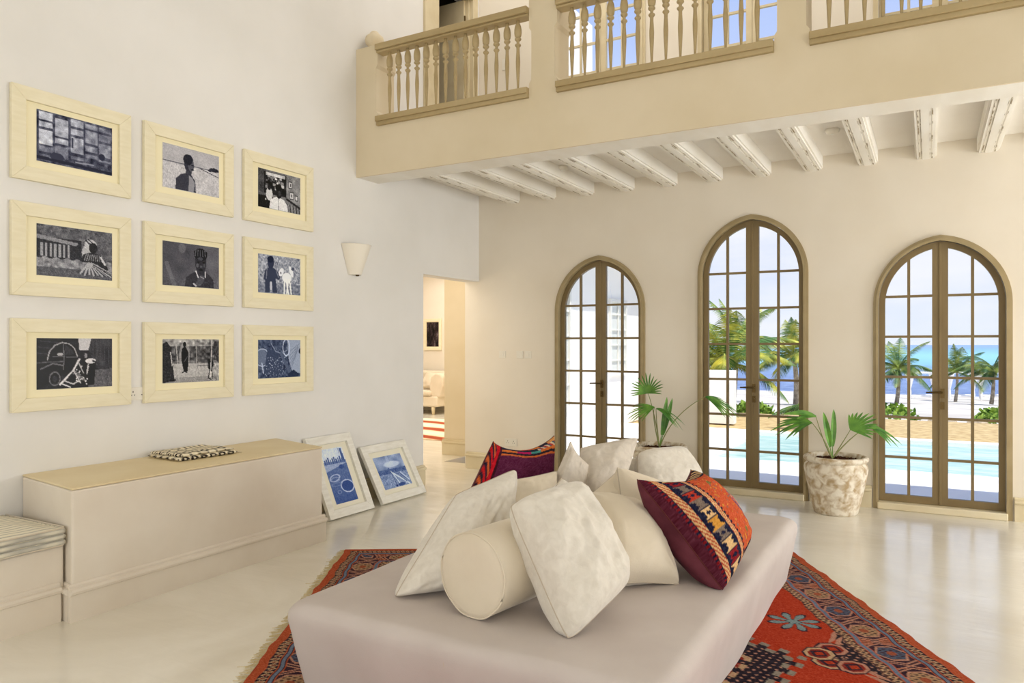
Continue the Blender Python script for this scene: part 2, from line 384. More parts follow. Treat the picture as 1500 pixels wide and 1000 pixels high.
# skirting boards with a rounded bead
def skirting(name, pts, out, h=.2, t=.03, m='skirting'):
    """pts: plan polyline along the wall; out: side (+1 left of travel) the board projects to"""
    q = MB()
    for (x0,y0),(x1,y1) in zip(pts, pts[1:]):
        d = Vector((x1-x0,y1-y0,0)); L = d.length; d.normalize(); n = Vector((-d.y,d.x,0))*out
        prof = [(0,0),(t,0),(t,h-.045),(t+.012,h-.038),(t+.015,h-.025),(t+.010,h-.012),(t-.008,h-.008),(t-.008,h+.004),(t-.016,h+.012),(0,h+.012)]
        e = .5*t
        vs = []
        for s_ in (0, L):
            for a, z in prof:
                p = Vector((x0,y0,0))+d*s_+n*a; vs.append((p.x,p.y,z))
        k = len(prof)
        fs = [(i,(i+1)%k,k+(i+1)%k,k+i) for i in range(k)]+[tuple(range(k)), tuple(range(2*k-1,k-1,-1))]
        if out < 0: fs = [tuple(reversed(f)) for f in fs]
        q.add(vs, fs)
    return q.build(name, M[m])
struct(skirting('baseboard_left', [(XL,4.42),(XL,6.47)], -1))
struct(skirting('baseboard_left', [(XL,-4),(XL,-1.2)], -1))
seg = [(XL-.18, WX[0]-A)] + [(WX[i]+A, WX[i+1]-A) for i in range(4)] + [(WX[4]+A, 5)]
for i, (a, b) in enumerate(seg):
    struct(skirting('baseboard_back', [(a+.012,YB),(b-.012,YB)], -1, h=.19))
struct(skirting('baseboard_passage', [(-5.83,8.4),(-5.06,8.4)], -1, h=.2))

# ------------------------------------------------------------------ arched terrace doors
def window(i, cx, spr, rise, z0, up=False):
    r = struct(empty('window_%d' % i, (cx, YB, z0)))
    mt, ml = (M['cream_wood'], M['cream_wood']) if up else (M['olive_trim'], M['olive'])
    def arc(a, off):        # arch line inset by (A-a)
        return [(cx-a*math.cos(PI*k/32), arch_z(-a*math.cos(PI*k/32), a, spr, rise-off)) for k in range(33)]
    def band(q, ao, offo, ai, offi, y0, y1, zb):
        o = [(cx-ao, zb)]+arc(ao, offo)+[(cx+ao, zb)]; n = [(cx-ai, zb)]+arc(ai, offi)+[(cx+ai, zb)]
        for k in range(len(o)-1):
            q.elev([o[k], n[k], n[k+1], o[k+1]], y0, y1)
    q = MB(); band(q, A, 0, .495, .045, YB-.022, YB+.16, z0); band(q, .512, .026, .49, .05, YB-.034, YB-.022, z0)
    struct(q.build('window_frame', mt, r, smooth=False))
    q = MB(); q.box((cx-.5,YB-.05,z0), (cx+.5,YB+.24,z0+.062)); struct(q.build('threshold', M['skirting'], r, bevel=.008))
    yl0, yl1 = YB+.045, YB+.09
    for s in (-1, 1):
        q = MB()
        gi, go = .062, .44; zb = z0+.064; gb = z0+.128
        # arched outer stile and head
        o = [(cx+s*.49, zb)]+[p for p in (arc(.49,.05) if s < 0 else arc(.49,.05)[::-1])][:17]
        n = [(cx+s*go, zb)]+[p for p in (arc(go,.1) if s < 0 else arc(go,.1)[::-1])][:17]
        for k in range(len(o)-1):
            pl = [o[k], n[k], n[k+1], o[k+1]]
            q.elev(pl if s < 0 else pl[::-1], yl0, yl1)
        zt = arch_z(gi, .49, spr, rise-.05)
        q.box((min(cx+s*.002,cx+s*gi),yl0-.001,zb), (max(cx+s*.002,cx+s*gi),yl1+.001,zt-.012))
        q.box((min(cx+s*gi,cx+s*go),yl0,zb), (max(cx+s*gi,cx+s*go),yl1,gb))
        zm = arch_z(.2475, go, spr, rise-.1)
        xm = cx+s*.2475
        q.box((xm-.012,yl0+.0075,gb-.003), (xm+.012,yl1-.0075,zm+.01))
        rows = [z0+.471+.368*k for k in range(5)]
        if i == 2: rows = [.433+.359*k for k in range(6)]
        if up: rows = [z0+.4+.325*k for k in range(7)]
        for z in rows:
            if z > spr+.15: continue
            q.box((min(cx+s*gi,cx+s*(go+.01)),yl0+.006,z-.011), (max(cx+s*gi,cx+s*(go+.01)),yl1-.006,z+.011))
        leaf = struct(q.build('door_leaf', ml, r))
        q = MB(); g = [(cx+s*gi, gb)]
        g += [(cx+s*go, gb)]
        side = arc(go,.1) if s < 0 else arc(go,.1)[::-1]
        g += side[:17]
        g = [(max(x,cx-.44) if s < 0 else x, z) for x, z in g if (s*(x-cx) >= gi)] + [(cx+s*gi, arch_z(gi,go,spr,rise-.1))]
        # order: inner bottom, outer bottom, up the arch, inner top
        if s < 0: g = g[::-1]
        q.elev(g, YB+.066, YB+.069)
        gl = struct(q.build('glass_pane', M['glass'], leaf))
    if not up:
        q = MB(); q.box((cx-.009,yl0-.008,z0+.064), (cx+.011,yl0-.001,arch_z(0,.49,spr,rise-.05)-.012)); q.build('cover_strip', ml, r, bevel=.004)
        hz = z0+1.075
        hd = MB(); hd.box((cx+.002,yl0-.014,hz-.05), (cx+.034,yl0-.008,hz+.035)); 
        hd.tube([(cx+.018,yl0-.012,hz),(cx+.018,yl0-.05,hz)], .009, 10); hd.tube([(cx+.018,yl0-.048,hz),(cx-.02,yl0-.05,hz+.002),(cx-.11,yl0-.048,hz-.002)], [.009,.009,.007], 10)
        hd.build('handle', M['brass'], r, smooth=False)
        hd = MB(); hd.box((cx+.002,yl0-.014,hz-.15), (cx+.034,yl0-.008,hz-.085)); hd.tube([(cx+.018,yl0-.008,hz-.115),(cx+.018,yl0-.026,hz-.115)], .009, 10); hd.build('lock', M['brass'], r)
    return r
for k, (cx, (spr, rise)) in enumerate(zip(WX, LOW)):
    window(k+1, cx, spr, rise, 0)
for k, cx in enumerate(WX):
    window(k+6, cx, UP_SPR, UP_RISE, UP_Z, True)

# door on the gallery, left leaf shut, right half open onto a dark landing
d = struct(empty('door_1', (XL, 7.0, 3.47)))
q = MB()
for a, b in [((XL-.1,6.47,3.47),(XL+.03,6.62,5.75)), ((XL-.1,7.43,3.47),(XL+.03,7.53,5.75)), ((XL-.1,6.62,5.60),(XL+.03,7.43,5.75)), ((XL-.16,6.62,3.47),(XL-.02,6.645,5.6)), ((XL-.16,7.405,3.47),(XL-.02,7.43,5.6))]: q.box(a, b)
struct(q.build('door_frame', M['cream_wood'], d, bevel=.006))
q = MB(); q.box((XL-.09,6.645,3.48), (XL-.05,6.84,5.59)); q.box((XL-.052,6.68,3.6), (XL-.04,6.70,4.5)); q.box((XL-.052,6.785,3.6), (XL-.04,6.80,4.5)); q.box((XL-.052,6.68,4.5), (XL-.04,6.80,4.52)); q.box((XL-.052,6.68,4.75), (XL-.04,6.80,5.45))
struct(q.build('door_leaf', M['cream_wood'], d, bevel=.004))
q = MB(); q.box((XL-.62,7.36,3.48), (XL-.06,7.40,5.59)); struct(q.build('open_leaf', M['cream_wood'], d, bevel=.004))
q = MB()
for z in (3.75, 4.75, 5.35): q.tube([(XL-.055,7.37,z-.05),(XL-.055,7.37,z+.05)], .011, 8)
q.build('hinge', M['brass'], d)
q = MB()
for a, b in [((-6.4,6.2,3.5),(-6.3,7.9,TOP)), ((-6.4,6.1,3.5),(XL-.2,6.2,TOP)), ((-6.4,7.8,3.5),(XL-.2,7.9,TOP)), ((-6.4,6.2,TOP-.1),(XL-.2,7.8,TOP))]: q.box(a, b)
struct(q.build('wall_landing', mat('landing_shade', (96,84,72), .8, .1)))  # darkness of the unlit landing put into its wall colour

# ------------------------------------------------------------------ beams under the gallery
ORD = ['first','second','third','fourth','fifth','sixth','seventh','eighth','ninth','tenth','eleventh','twelfth','thirteenth','fourteenth','fifteenth']
def make_beam():
    r = empty('ceiling_beam', (0, 6.66, 3.162))
    q = MB(); q.box((-.07,5.72,3.168), (.07,YB,3.31)); q.box((-.085,5.72,3.185), (.085,YB,3.31)); q.box((-.028,5.72,3.162), (.028,YB,3.17))
    q.build('timber', M['whitewash'], r)
    for s in (-1, 1):
        q = MB(); q.box((s*.047-.0045,5.722,3.1655), (s*.047+.0045,YB-.01,3.17)); q.box((s*.031-.0016,5.722,3.1645), (s*.031+.0016,YB-.01,3.17))
        q.build('worn_groove', M['groove'], r)
    return r
beam = make_beam()
bx = [.441-.471*k for k in range(10, -3, -1)]
for k, x in enumerate(bx):
    o = beam if k == 0 else copy_tree(beam)
    o.location.x = x
    tag(o, 'white distressed ceiling beam under the gallery, %s out from the left wall' % ORD[k], 'beam', 'white beams under the gallery')
def detector(loc, label):
    r = tag(empty('smoke_detector', loc), label, 'smoke detector')
    q = MB(); q.lathe([(0,-.0),(.055,0),(.058,-.012),(.05,-.03),(.035,-.038),(0,-.04)], loc, 28); ho = q.build('housing', M['plastic'], r, smooth=True)
    q = MB(); q.lathe([(0,-.039),(.012,-.039),(.012,-.046),(0,-.047)], loc, 12); q.build('sensor', M['pale_grey'], ho)
detector((-.71,6.7,3.30), 'round white smoke detector on the gallery ceiling towards the right')
detector((-3.23,6.75,3.30), 'small round detector on the gallery ceiling towards the left')

# ------------------------------------------------------------------ balustrades
def balustrade(x0, x1, label):
    r = tag(empty('balustrade', ((x0+x1)/2, YM+.07, 3.54)), label, 'balustrade', 'gallery balustrades')
    q = MB(); q.box((x0+.001,YM-.045,3.575), (x1-.001,YM+.10,3.625)); q.box((x0+.001,YM-.028,3.541), (x1-.001,YM+.09,3.578)); q.build('bottom_rail', M['rail_wood'], r, bevel=.005)
    q = MB(); q.box((x0+.001,YM-.05,4.235), (x1-.001,YM+.10,4.292)); q.box((x0+.001,YM-.03,4.215), (x1-.001,YM+.08,4.236)); q.build('handrail', M['rail_wood'], r, bevel=.008)
    n = round((x1-x0)/.1095) - 1
    h = .592
    prof = [(.0,1),(.014,1),(.014,.965),(.019,.95),(.026,.92),(.031,.87),(.031,.82),(.027,.78),(.017,.765),(.018,.76),(.027,.75),(.028,.735),(.024,.722),(.014,.715),(.012,.69),(.012,.675),(.024,.665),(.026,.65),(.02,.635),(.014,.625),(.0135,.58),(.017,.48),(.0185,.42),(.017,.34),(.013,.2),(.009,.06),(.0085,0),(0,0)]
    prof = [(a, 3.624+b*h) for a, b in prof][::-1]
    step = (x1-x0-.24)/(n-1) if n > 1 else 0
    first = None
    for k in range(n):
        x = x0+.12+step*k
        if first is None:
            q = MB(); q.lathe(prof, (x, YM+.03, 0), 14)
            first = q.build('baluster', M['rail_wood'], r, smooth=True); fx = x
        else:
            c = first.copy(); COL.objects.link(c); c.parent = r; c.location.x = x-fx
balustrade(-4.49, -2.888, 'turned wooden balustrade from the ball-topped newel to the first pier')
balustrade(-2.63, -.947, 'turned wooden balustrade between the two tall gallery piers')
balustrade(-.715, 1.05, 'turned wooden balustrade right of the second tall pier, cut by the photo corner')

# ------------------------------------------------------------------ painted prints
class Cv:
    def __init__(s, w, h, bg, asp=1.5):
        s.w, s.h = w, h
        s.X, s.Y = np.meshgrid(np.linspace(0, asp, w), np.linspace(0, 1, h))
        s.a = np.zeros((h, w, 3)); s.a[:] = s.c(bg)
    def c(s, v): return np.array(v if hasattr(v, '__len__') else (v, v, v), float)
    def put(s, m, col, al=1.):
        m = (m*al)[..., None]; s.a = s.a*(1-m)+s.c(col)*m
    def rect(s, x0, y0, x1, y1, col, al=1.): s.put(((s.X>=x0)&(s.X<=x1)&(s.Y>=y0)&(s.Y<=y1)).astype(float), col, al)
    def ell(s, x, y, rx, ry, col, rot=0, al=1., soft=0.):
        c_, s_ = math.cos(rot), math.sin(rot); dx, dy = s.X-x, s.Y-y
        d = ((dx*c_+dy*s_)/rx)**2+((-dx*s_+dy*c_)/ry)**2
        m = (d <= 1).astype(float) if not soft else np.clip((1+soft-d)/soft, 0, 1)*(d < 1+soft)
        s.put(m, col, al)
    def ring(s, x, y, rx, ry, w, col, rot=0):
        c_, s_ = math.cos(rot), math.sin(rot); dx, dy = s.X-x, s.Y-y
        d = np.sqrt(((dx*c_+dy*s_)/rx)**2+((-dx*s_+dy*c_)/ry)**2)
        s.put((abs(d-1)*min(rx,ry) < w).astype(float), col)
    def poly(s, pts, col, al=1.):
        m = np.zeros(s.X.shape, bool); n = len(pts)
        for i in range(n):
            x0,y0 = pts[i]; x1,y1 = pts[(i+1)%n]
            if y0 == y1: continue
            m ^= ((y0 > s.Y) != (y1 > s.Y)) & (s.X < (x1-x0)*(s.Y-y0)/(y1-y0)+x0)
        s.put(m.astype(float), col, al)
    def line(s, pts, w, col, al=1.):
        for (x0,y0),(x1,y1) in zip(pts, pts[1:]):
            dx, dy = x1-x0, y1-y0; L = dx*dx+dy*dy or 1e-9
            t = np.clip(((s.X-x0)*dx+(s.Y-y0)*dy)/L, 0, 1)
            s.put((np.hypot(s.X-x0-t*dx, s.Y-y0-t*dy) < w).astype(float), col, al)
    def noise(s, amp, cells=0, region=None):
        n = rng.normal(0, 1, (s.h, s.w))
        if cells:
            g = rng.normal(0, 1, (cells+2, int(cells*1.5)+2))
            yi = np.linspace(0, cells, s.h); xi = np.linspace(0, g.shape[1]-2, s.w)
            y0 = yi.astype(int); x0 = xi.astype(int); fy = (yi-y0)[:,None]; fx = (xi-x0)[None]
            n = g[y0][:,x0]*(1-fy)*(1-fx)+g[y0][:,x0+1]*(1-fy)*fx+g[y0+1][:,x0]*fy*(1-fx)+g[y0+1][:,x0+1]*fy*fx
        if region is not None: n = n*region
        s.a = np.clip(s.a+(n*amp)[..., None], 0, 255)
    def tint(s, lo, hi):
        g = s.a.mean(2)/255; s.a = (np.array(lo)*(1-g[...,None])+np.array(hi)*g[...,None])

def p_windows():
    c = Cv(120, 78, 74)
    for k, x in enumerate([.03,.33,.63,.92,1.2]):
        for y0, h in ([(.0,.17),(.2,.12),(.35,.3),(.68,.12),(.83,.12)],[(.07,.36),(.46,.12),(.61,.25)],[(.0,.16),(.19,.14),(.36,.34),(.74,.08)],[(.03,.1),(.16,.28),(.47,.14),(.64,.1)],[(.02,.12),(.17,.16),(.36,.3),(.7,.06)])[k]:
            c.rect(x+.02, y0+.02, x+.27, y0+h, 196-18*k if y0 < .55 else 120)
    c.noise(26, 16); c.noise(12)
    c.ell(.38,.85,.14,.08,60); c.line([(.0,.92),(1.5,.96)], .03, 40); c.ell(1.28,.66,.07,.07,50); c.rect(.66,.4,.7,.6,70); c.line([(.75,.88),(1.1,.86)], .015, 150)
    c.tint((22,24,42), (232,236,246)); return c
def p_beach_boy():
    c = Cv(120, 78, 206); c.put((c.Y < .36).astype(float), 190)
    c.put(((c.Y > .37) & (c.Y < .395)).astype(float), 96, .8); c.noise(7, 6); c.noise(14, 40, (c.Y > .4)*1.); c.noise(6)
    c.line([(.98,.40),(1.5,.52)], .01, 70); c.ell(1.36,.36,.13,.05,44); c.ell(1.25,.39,.06,.03,50)
    c.poly([(.32,1),(.34,.74),(.44,.64),(.58,.58),(.62,.46),(.75,.50),(.74,.60),(.84,.72),(.86,1)], 66)
    c.poly([(.68,.62),(.76,.66),(.83,.78),(.80,1),(.66,1)], 190, .75)
    c.ell(.67,.33,.125,.20,58,.1); c.ell(.73,.38,.08,.14,96); c.ell(.645,.26,.12,.13,40); c.rect(.74,.36,.80,.38,30); c.ell(.77,.47,.04,.018,40)
    c.noise(8); c.tint((18,20,34), (226,224,226)); return c
def p_shopkeeper():
    c = Cv(112, 78, 120, 1.5); c.rect(0,0,.25,1,90); c.rect(.2,.04,.98,.62,34)
    for k in range(34): c.rect(*(lambda x,y,w,h:(x,y,x+w,y+h))(rng.uniform(.25,.88), rng.uniform(.08,.5), rng.uniform(.03,.1), rng.uniform(.03,.09)), rng.uniform(70,235))
    c.rect(.26,.06,.94,.13,214); c.rect(1.0,0,1.5,.75,142); c.noise(16, 8)
    for x,y,w,h in [(1.06,.16,.14,.2),(1.1,.44,.15,.2),(1.3,.5,.1,.16)]: c.rect(x,y,x+w,y+h,40); c.rect(x+.02,y+.025,x+w-.02,y+h-.025,210); c.rect(x+.05,y+.06,x+w-.05,y+h-.06,90)
    c.rect(0,.68,.5,1,26); c.ell(.38,.62,.11,.17,215); c.ell(.38,.44,.06,.08,40); c.ell(.26,.77,.02,.025,220)
    c.poly([(.38,1),(.42,.76),(.6,.66),(.72,.66),(.9,.70),(1.02,.84),(1.04,1)], 232); c.line([(.70,.68),(.71,1)], .01, 110)
    c.ell(.72,.52,.11,.17,42); c.ell(.70,.40,.12,.09,24); c.ell(.74,.55,.05,.07,74)
    for k in range(8): c.line([(1.06+k*.055,.8),(1.09+k*.055,1)], .012, 24 if k%2 else 150)
    c.line([(1.0,.66),(1.5,.84)], .03, 44); c.noise(14); c.tint((10,10,14), (236,236,238)); return c
def p_leaning_woman():
    c = Cv(120, 78, 104); c.noise(20, 18); c.rect(0,.24,.86,.66,52); c.poly([(0,.2),(.8,.3),(.76,.36),(0,.28)], 150)
    for k in range(7): c.rect(.07+k*.085,.36,.115+k*.085,.62,168); c.rect(.115+k*.085,.36,.135+k*.085,.62,60)
    c.put((c.Y > .64+.02*np.sin(c.X*30)).astype(float), 150); c.noise(24, 22, (c.Y > .62)*1.); c.put((c.Y > .82).astype(float), 78, .7)
    c.ell(.98,.42,.10,.16,190,.4); c.ell(1.05,.30,.13,.11,200); c.line([(.95,.22),(1.1,.34)],.015,60); c.line([(1.0,.19),(1.14,.30)],.012,70); c.ell(1.10,.36,.09,.11,34)
    c.poly([(.84,.66),(.9,.5),(1.08,.45),(1.28,.5),(1.42,.78),(1.36,.84),(1.2,.7)], 40)
    for k in range(9): c.line([(.96+k*.04,.5),(.92+k*.045,.62)], .008, 150)
    for k in range(9): c.line([(1.0+.01*k,.68),(.84+k*.09,.90+.02*(k%2))], .018, 184); c.line([(1.02+.01*k,.70),(.88+k*.09,.92)], .008, 60)
    c.line([(1.26,.54),(1.35,.68)], .02, 210); c.noise(14); c.tint((12,13,20), (226,226,230)); return c
def p_portrait():
    c = Cv(116, 78, 92); c.put(np.clip(c.X/1.5,0,1), 128, .5); c.noise(10, 5); c.line([(.1,.5),(.3,1)],.05,140,.5); c.ell(.5,.12,.08,.1,140,soft=.6,al=.5)
    c.poly([(.56,1),(.6,.78),(.78,.66),(.9,.62),(1.1,.62),(1.22,.68),(1.34,.8),(1.36,1)], 62)
    c.ell(.99,.40,.155,.27,58); c.ell(.99,.22,.18,.15,28)
    for k in range(7): c.ell(.84+k*.05,.11+.02*abs(k-3),.035,.04,24)
    for k in range(5): c.line([(.86+k*.06,.12),(.84+k*.07,.26)], .008, 110)
    c.ell(.93,.40,.035,.018,16); c.ell(1.07,.40,.035,.018,16); c.ell(1.0,.50,.035,.03,96); c.ell(1.0,.58,.055,.024,26); c.ell(.9,.48,.035,.05,104); c.ell(1.09,.47,.03,.05,86); c.ell(.98,.32,.07,.04,84)
    c.line([(.86,.62),(.92,.76)], .014, 226); c.line([(1.12,.62),(1.12,.74)], .014, 220)
    c.poly([(.82,1),(.9,.8),(1.0,.7),(1.1,.72),(1.08,.84),(.98,.96)], 92); c.line([(.98,.74),(1.08,.78)],.01,160); c.line([(.8,.92),(.86,.96)],.02,200)
    c.noise(9, 30, (c.Y > .82)*1.); c.noise(7); c.tint((14,14,22), (228,228,234)); return c
def p_child_goat():
    c = Cv(112, 78, 150); c.noise(30, 30); c.noise(16); c.put((c.Y > .72).astype(float), 110, .6); c.noise(24, 24, (c.Y > .7)*1.)
    c.poly([(.17,.66),(.24,.40),(.36,.33),(.54,.33),(.68,.42),(.76,.56),(.72,.64),(.6,.6),(.66,.98),(.5,.98),(.48,.72),(.38,.72),(.40,.98),(.24,.98),(.24,.66)], 58)
    c.ell(.43,.19,.115,.17,52); c.ell(.42,.11,.11,.09,30); c.rect(.41,.7,.47,.92,200); c.line([(.3,.38),(.28,.62)],.012,130); c.line([(.62,.4),(.7,.56)],.012,130)
    c.ell(1.0,.55,.17,.13,232); c.ell(.80,.42,.08,.12,228,.5); c.ell(1.16,.38,.06,.16,230,-.4); c.ell(1.22,.30,.06,.05,80)
    for x0, x1 in [(.92,.90),(.97,1.06),(1.06,1.0),(1.1,1.16)]: c.line([(x0,.6),(x1,.98)], .022, 236)
    c.ell(.78,.44,.02,.03,60); c.tint((20,28,52), (240,242,246)); return c
def p_car_bicycle():
    c = Cv(120, 78, 36); c.rect(1.02,0,1.5,.62,66); c.noise(10, 10)
    for k in range(6): c.line([(0,.05+k*.06),(.55,.10+k*.06)], .008, 20 if k%2 else 70)
    for k in range(5): c.line([(1.1+k*.08,0),(1.1+k*.08,.55)],.008,84)
    c.poly([(0,.36),(.22,.34),(.34,.12),(.5,.08),(.72,.14),(.8,.3),(.8,.62),(.5,.7),(.3,.9),(0,.9)], 26); c.line([(.2,.42),(.24,.26),(.34,.14),(.48,.085),(.62,.11),(.72,.2),(.78,.36)], .010, 176); c.line([(.3,.36),(.78,.38)], .006, 120); c.line([(.50,.12),(.52,.40),(.5,.62)], .008, 120)
    c.poly([(.3,.24),(.48,.14),(.5,.34),(.34,.34)], 8); c.poly([(.54,.14),(.66,.2),(.72,.32),(.54,.34)], 60); c.ell(.44,.32,.06,.03,180)
    c.line([(.0,.48),(.5,.46)], .008, 110); c.line([(.08,.6),(.3,.5),(.5,.54)], .012, 120); c.ring(.34,.80,.1,.13,.01,120); c.ell(.34,.80,.05,.06,60)
    c.put((c.Y > .62+.06*(1.5-c.X)).astype(float)*(c.X > 1.0), 104); c.noise(14, 40, ((c.Y > .6)&(c.X > 1.05))*1.)
    c.poly([(.80,0),(1.06,0),(1.0,.24),(.82,.24)], 206); c.ell(.98,.34,.09,.08,44); c.ell(.95,.35,.03,.05,150)
    c.poly([(.86,.44),(1.02,.40),(1.16,.46),(1.12,.96),(.84,.96)], 20); c.ell(1.05,.46,.11,.05,226); c.line([(1.1,.46),(1.22,.52)],.02,60)
    c.line([(.44,.92),(.7,.64),(.82,.42)], .016, 226); c.line([(.7,.64),(.84,.9)], .012, 200); c.line([(.5,.84),(.7,.92),(.9,.8)], .012, 200); c.line([(.78,.44),(.9,.7)], .01, 190); c.line([(.46,.9),(.64,.98)], .012, 220)
    for k in range(16): c.ell(rng.uniform(.74,1.06), rng.uniform(.55,.95), .014, .014, 224)
    for k in range(6): c.line([(.66+k*.04,.68+k*.03),(.76+k*.04,.66+k*.04)], .008, 170)
    c.line([(1.0,.52),(.97,.72)], .012, 200); c.noise(9); c.tint((6,6,12), (232,230,232)); return c
def p_robed_figure():
    c = Cv(116, 78, 120); c.put((c.Y < .2).astype(float), 158); c.rect(0,.16,1.5,.5,86); c.noise(30, 20); c.put((c.Y > .56).astype(float), 196, .85); c.noise(12, 40, (c.Y > .55)*1.); c.put((c.Y > .88).astype(float), 120, .5)
    c.poly([(0,.1),(.1,.05),(.22,.2),(.3,.95),(0,1)], 44); c.noise(16, 50, (c.X < .26)*1.); c.line([(.2,.3),(.24,.6)],.012,200); c.line([(.2,.95),(.32,.94)],.02,20)
    c.ell(.56,.36,.13,.26,180,soft=.4,al=.7); c.poly([(.47,.34),(.5,.2),(.58,.16),(.66,.3),(.65,.74),(.54,.76),(.48,.5)], 18); c.ell(.56,.12,.045,.06,16); c.line([(.5,.78),(.56,.74),(.62,.77)],.014,18); c.line([(.55,.52),(.64,.4)],.006,110)
    c.line([(.33,0),(.36,.3),(.42,1)], .010, 190); c.line([(.86,0),(.88,.5),(.83,1)], .008, 170)
    for k in range(5): c.line([(.92+k*.09,.5),(.90+k*.09,.66)], .006, 90)
    c.line([(.9,.52),(1.3,.52)], .008, 60); c.line([(.9,.62),(1.3,.62)], .006, 60)
    c.poly([(1.18,.5),(1.3,.44),(1.36,.6),(1.28,.76),(1.2,.7)], 34); c.line([(1.24,0),(1.26,.5)], .012, 60); c.line([(1.3,0),(1.26,.9)], .01, 200); c.line([(1.24,.74),(1.2,.92),(1.28,.96)], .014, 30); c.line([(1.3,.74),(1.32,.94)], .012, 30); c.rect(1.36,.05,1.5,.5,70); c.noise(26, 30, (c.X > 1.2)*1.)
    c.noise(10); c.tint((14,14,18), (236,234,232)); return c
def p_engine():
    c = Cv(112, 78, 72, 1.5); c.noise(26, 16); c.noise(18, 34)
    c.poly([(1.02,0),(1.5,0),(1.5,.9),(1.2,.86),(1.06,.5)], 176); 
    for k in range(6): c.line([(1.46-k*.02,.1+k*.05),(1.12,.3+k*.11)], .008, 128)
    c.ring(.98,.2,.12,.22,.012,220); c.ell(.12,.45,.20,.2,120); c.ring(.14,.46,.24,.22,.014,196); c.line([(.13,.6),(.18,.86)], .016, 210)
    c.poly([(.3,.3),(.6,.22),(.75,.5),(.9,.9),(.2,.92)], 66)
    for k in range(90): c.ell(rng.uniform(.25,.95), rng.uniform(.45,.95), .012, .012, rng.uniform(120,225))
    c.line([(.45,.1),(.6,.3),(.8,.36),(1.0,.28)], .014, 150); c.line([(.8,.38),(1.1,.86)], .05, 96); c.poly([(1.05,.9),(1.25,.8),(1.45,.92),(1.4,1),(1.05,1)], 40); c.ell(1.49,.3,.05,.08,20)
    c.noise(8); c.tint((24,34,60), (216,226,244)); return c
def p_baskets():
    c = Cv(62, 124, 128, .5); c.Y  # tall
    c.put((c.Y < .24).astype(float), 222); c.noise(6, 6)
    for k in range(11): c.rect(.02+k*.043,.20-.02*(k%3)-(.06 if k>9 else 0),.05+k*.043,.30,70+20*(k%2))
    c.rect(.42,.02,.47,.25,76); c.line([(.40,.02),(.40,.1)],.006,60); c.put(((c.Y > .29)&(c.Y < .42-.24*c.X)).astype(float), 160); c.put(((c.Y > .42-.24*c.X)).astype(float), 92); c.ell(.36,.36,.06,.04,60)
    c.put(np.clip((c.Y-.6)/.4,0,1), 62, .8); c.noise(10, 40)
    c.ring(.14,.54,.11,.055,.009,180,-.2); c.ring(.14,.57,.09,.04,.006,150); c.ell(.36,.72,.13,.10,56); c.ring(.36,.72,.14,.11,.009,192,.1); c.ring(.15,.80,.04,.03,.006,130); c.ring(.13,.66,.1,.03,.005,120)
    c.noise(8); c.tint((26,52,116), (232,240,252)); return c
def p_boat():
    c = Cv(92, 86, 150, 1.07); c.put((c.Y < .42).astype(float), 150); c.noise(26, 5, (c.Y < .42)*1.); c.ell(.6,.28,.26,.08,226,soft=.8,al=.8); c.ell(.5,.1,.05,.12,200,soft=.5,al=.5)
    c.put(((c.Y > .42)&(c.Y < .56)).astype(float), 84); c.put((c.Y >= .56).astype(float), 140); c.noise(26, 34, (c.Y > .42)*1.)
    c.line([(.45,.5),(.98,.98)], .022, 224); c.line([(.45,.5),(.5,.98)], .012, 70); c.line([(.5,.56),(.62,.9)], .018, 220); c.line([(.5,.52),(.7,.62),(.9,.9)], .009, 60); c.ell(.42,.42,.035,.05,90); c.line([(.38,.56),(.48,.48),(.56,.54)], .014, 90); c.line([(.8,.58),(1.02,.86)], .02, 210); c.line([(.75,.6),(.9,.78)], .02, 90)
    c.ell(.68,.94,.14,.05,60); c.ell(.48,.95,.04,.03,20); c.noise(8); c.tint((22,48,110), (228,238,252)); return c
def p_abstract():
    c = Cv(40, 60, 60, .7); c.noise(50, 6); c.noise(20); c.tint((20,14,16), (190,176,176)); return c

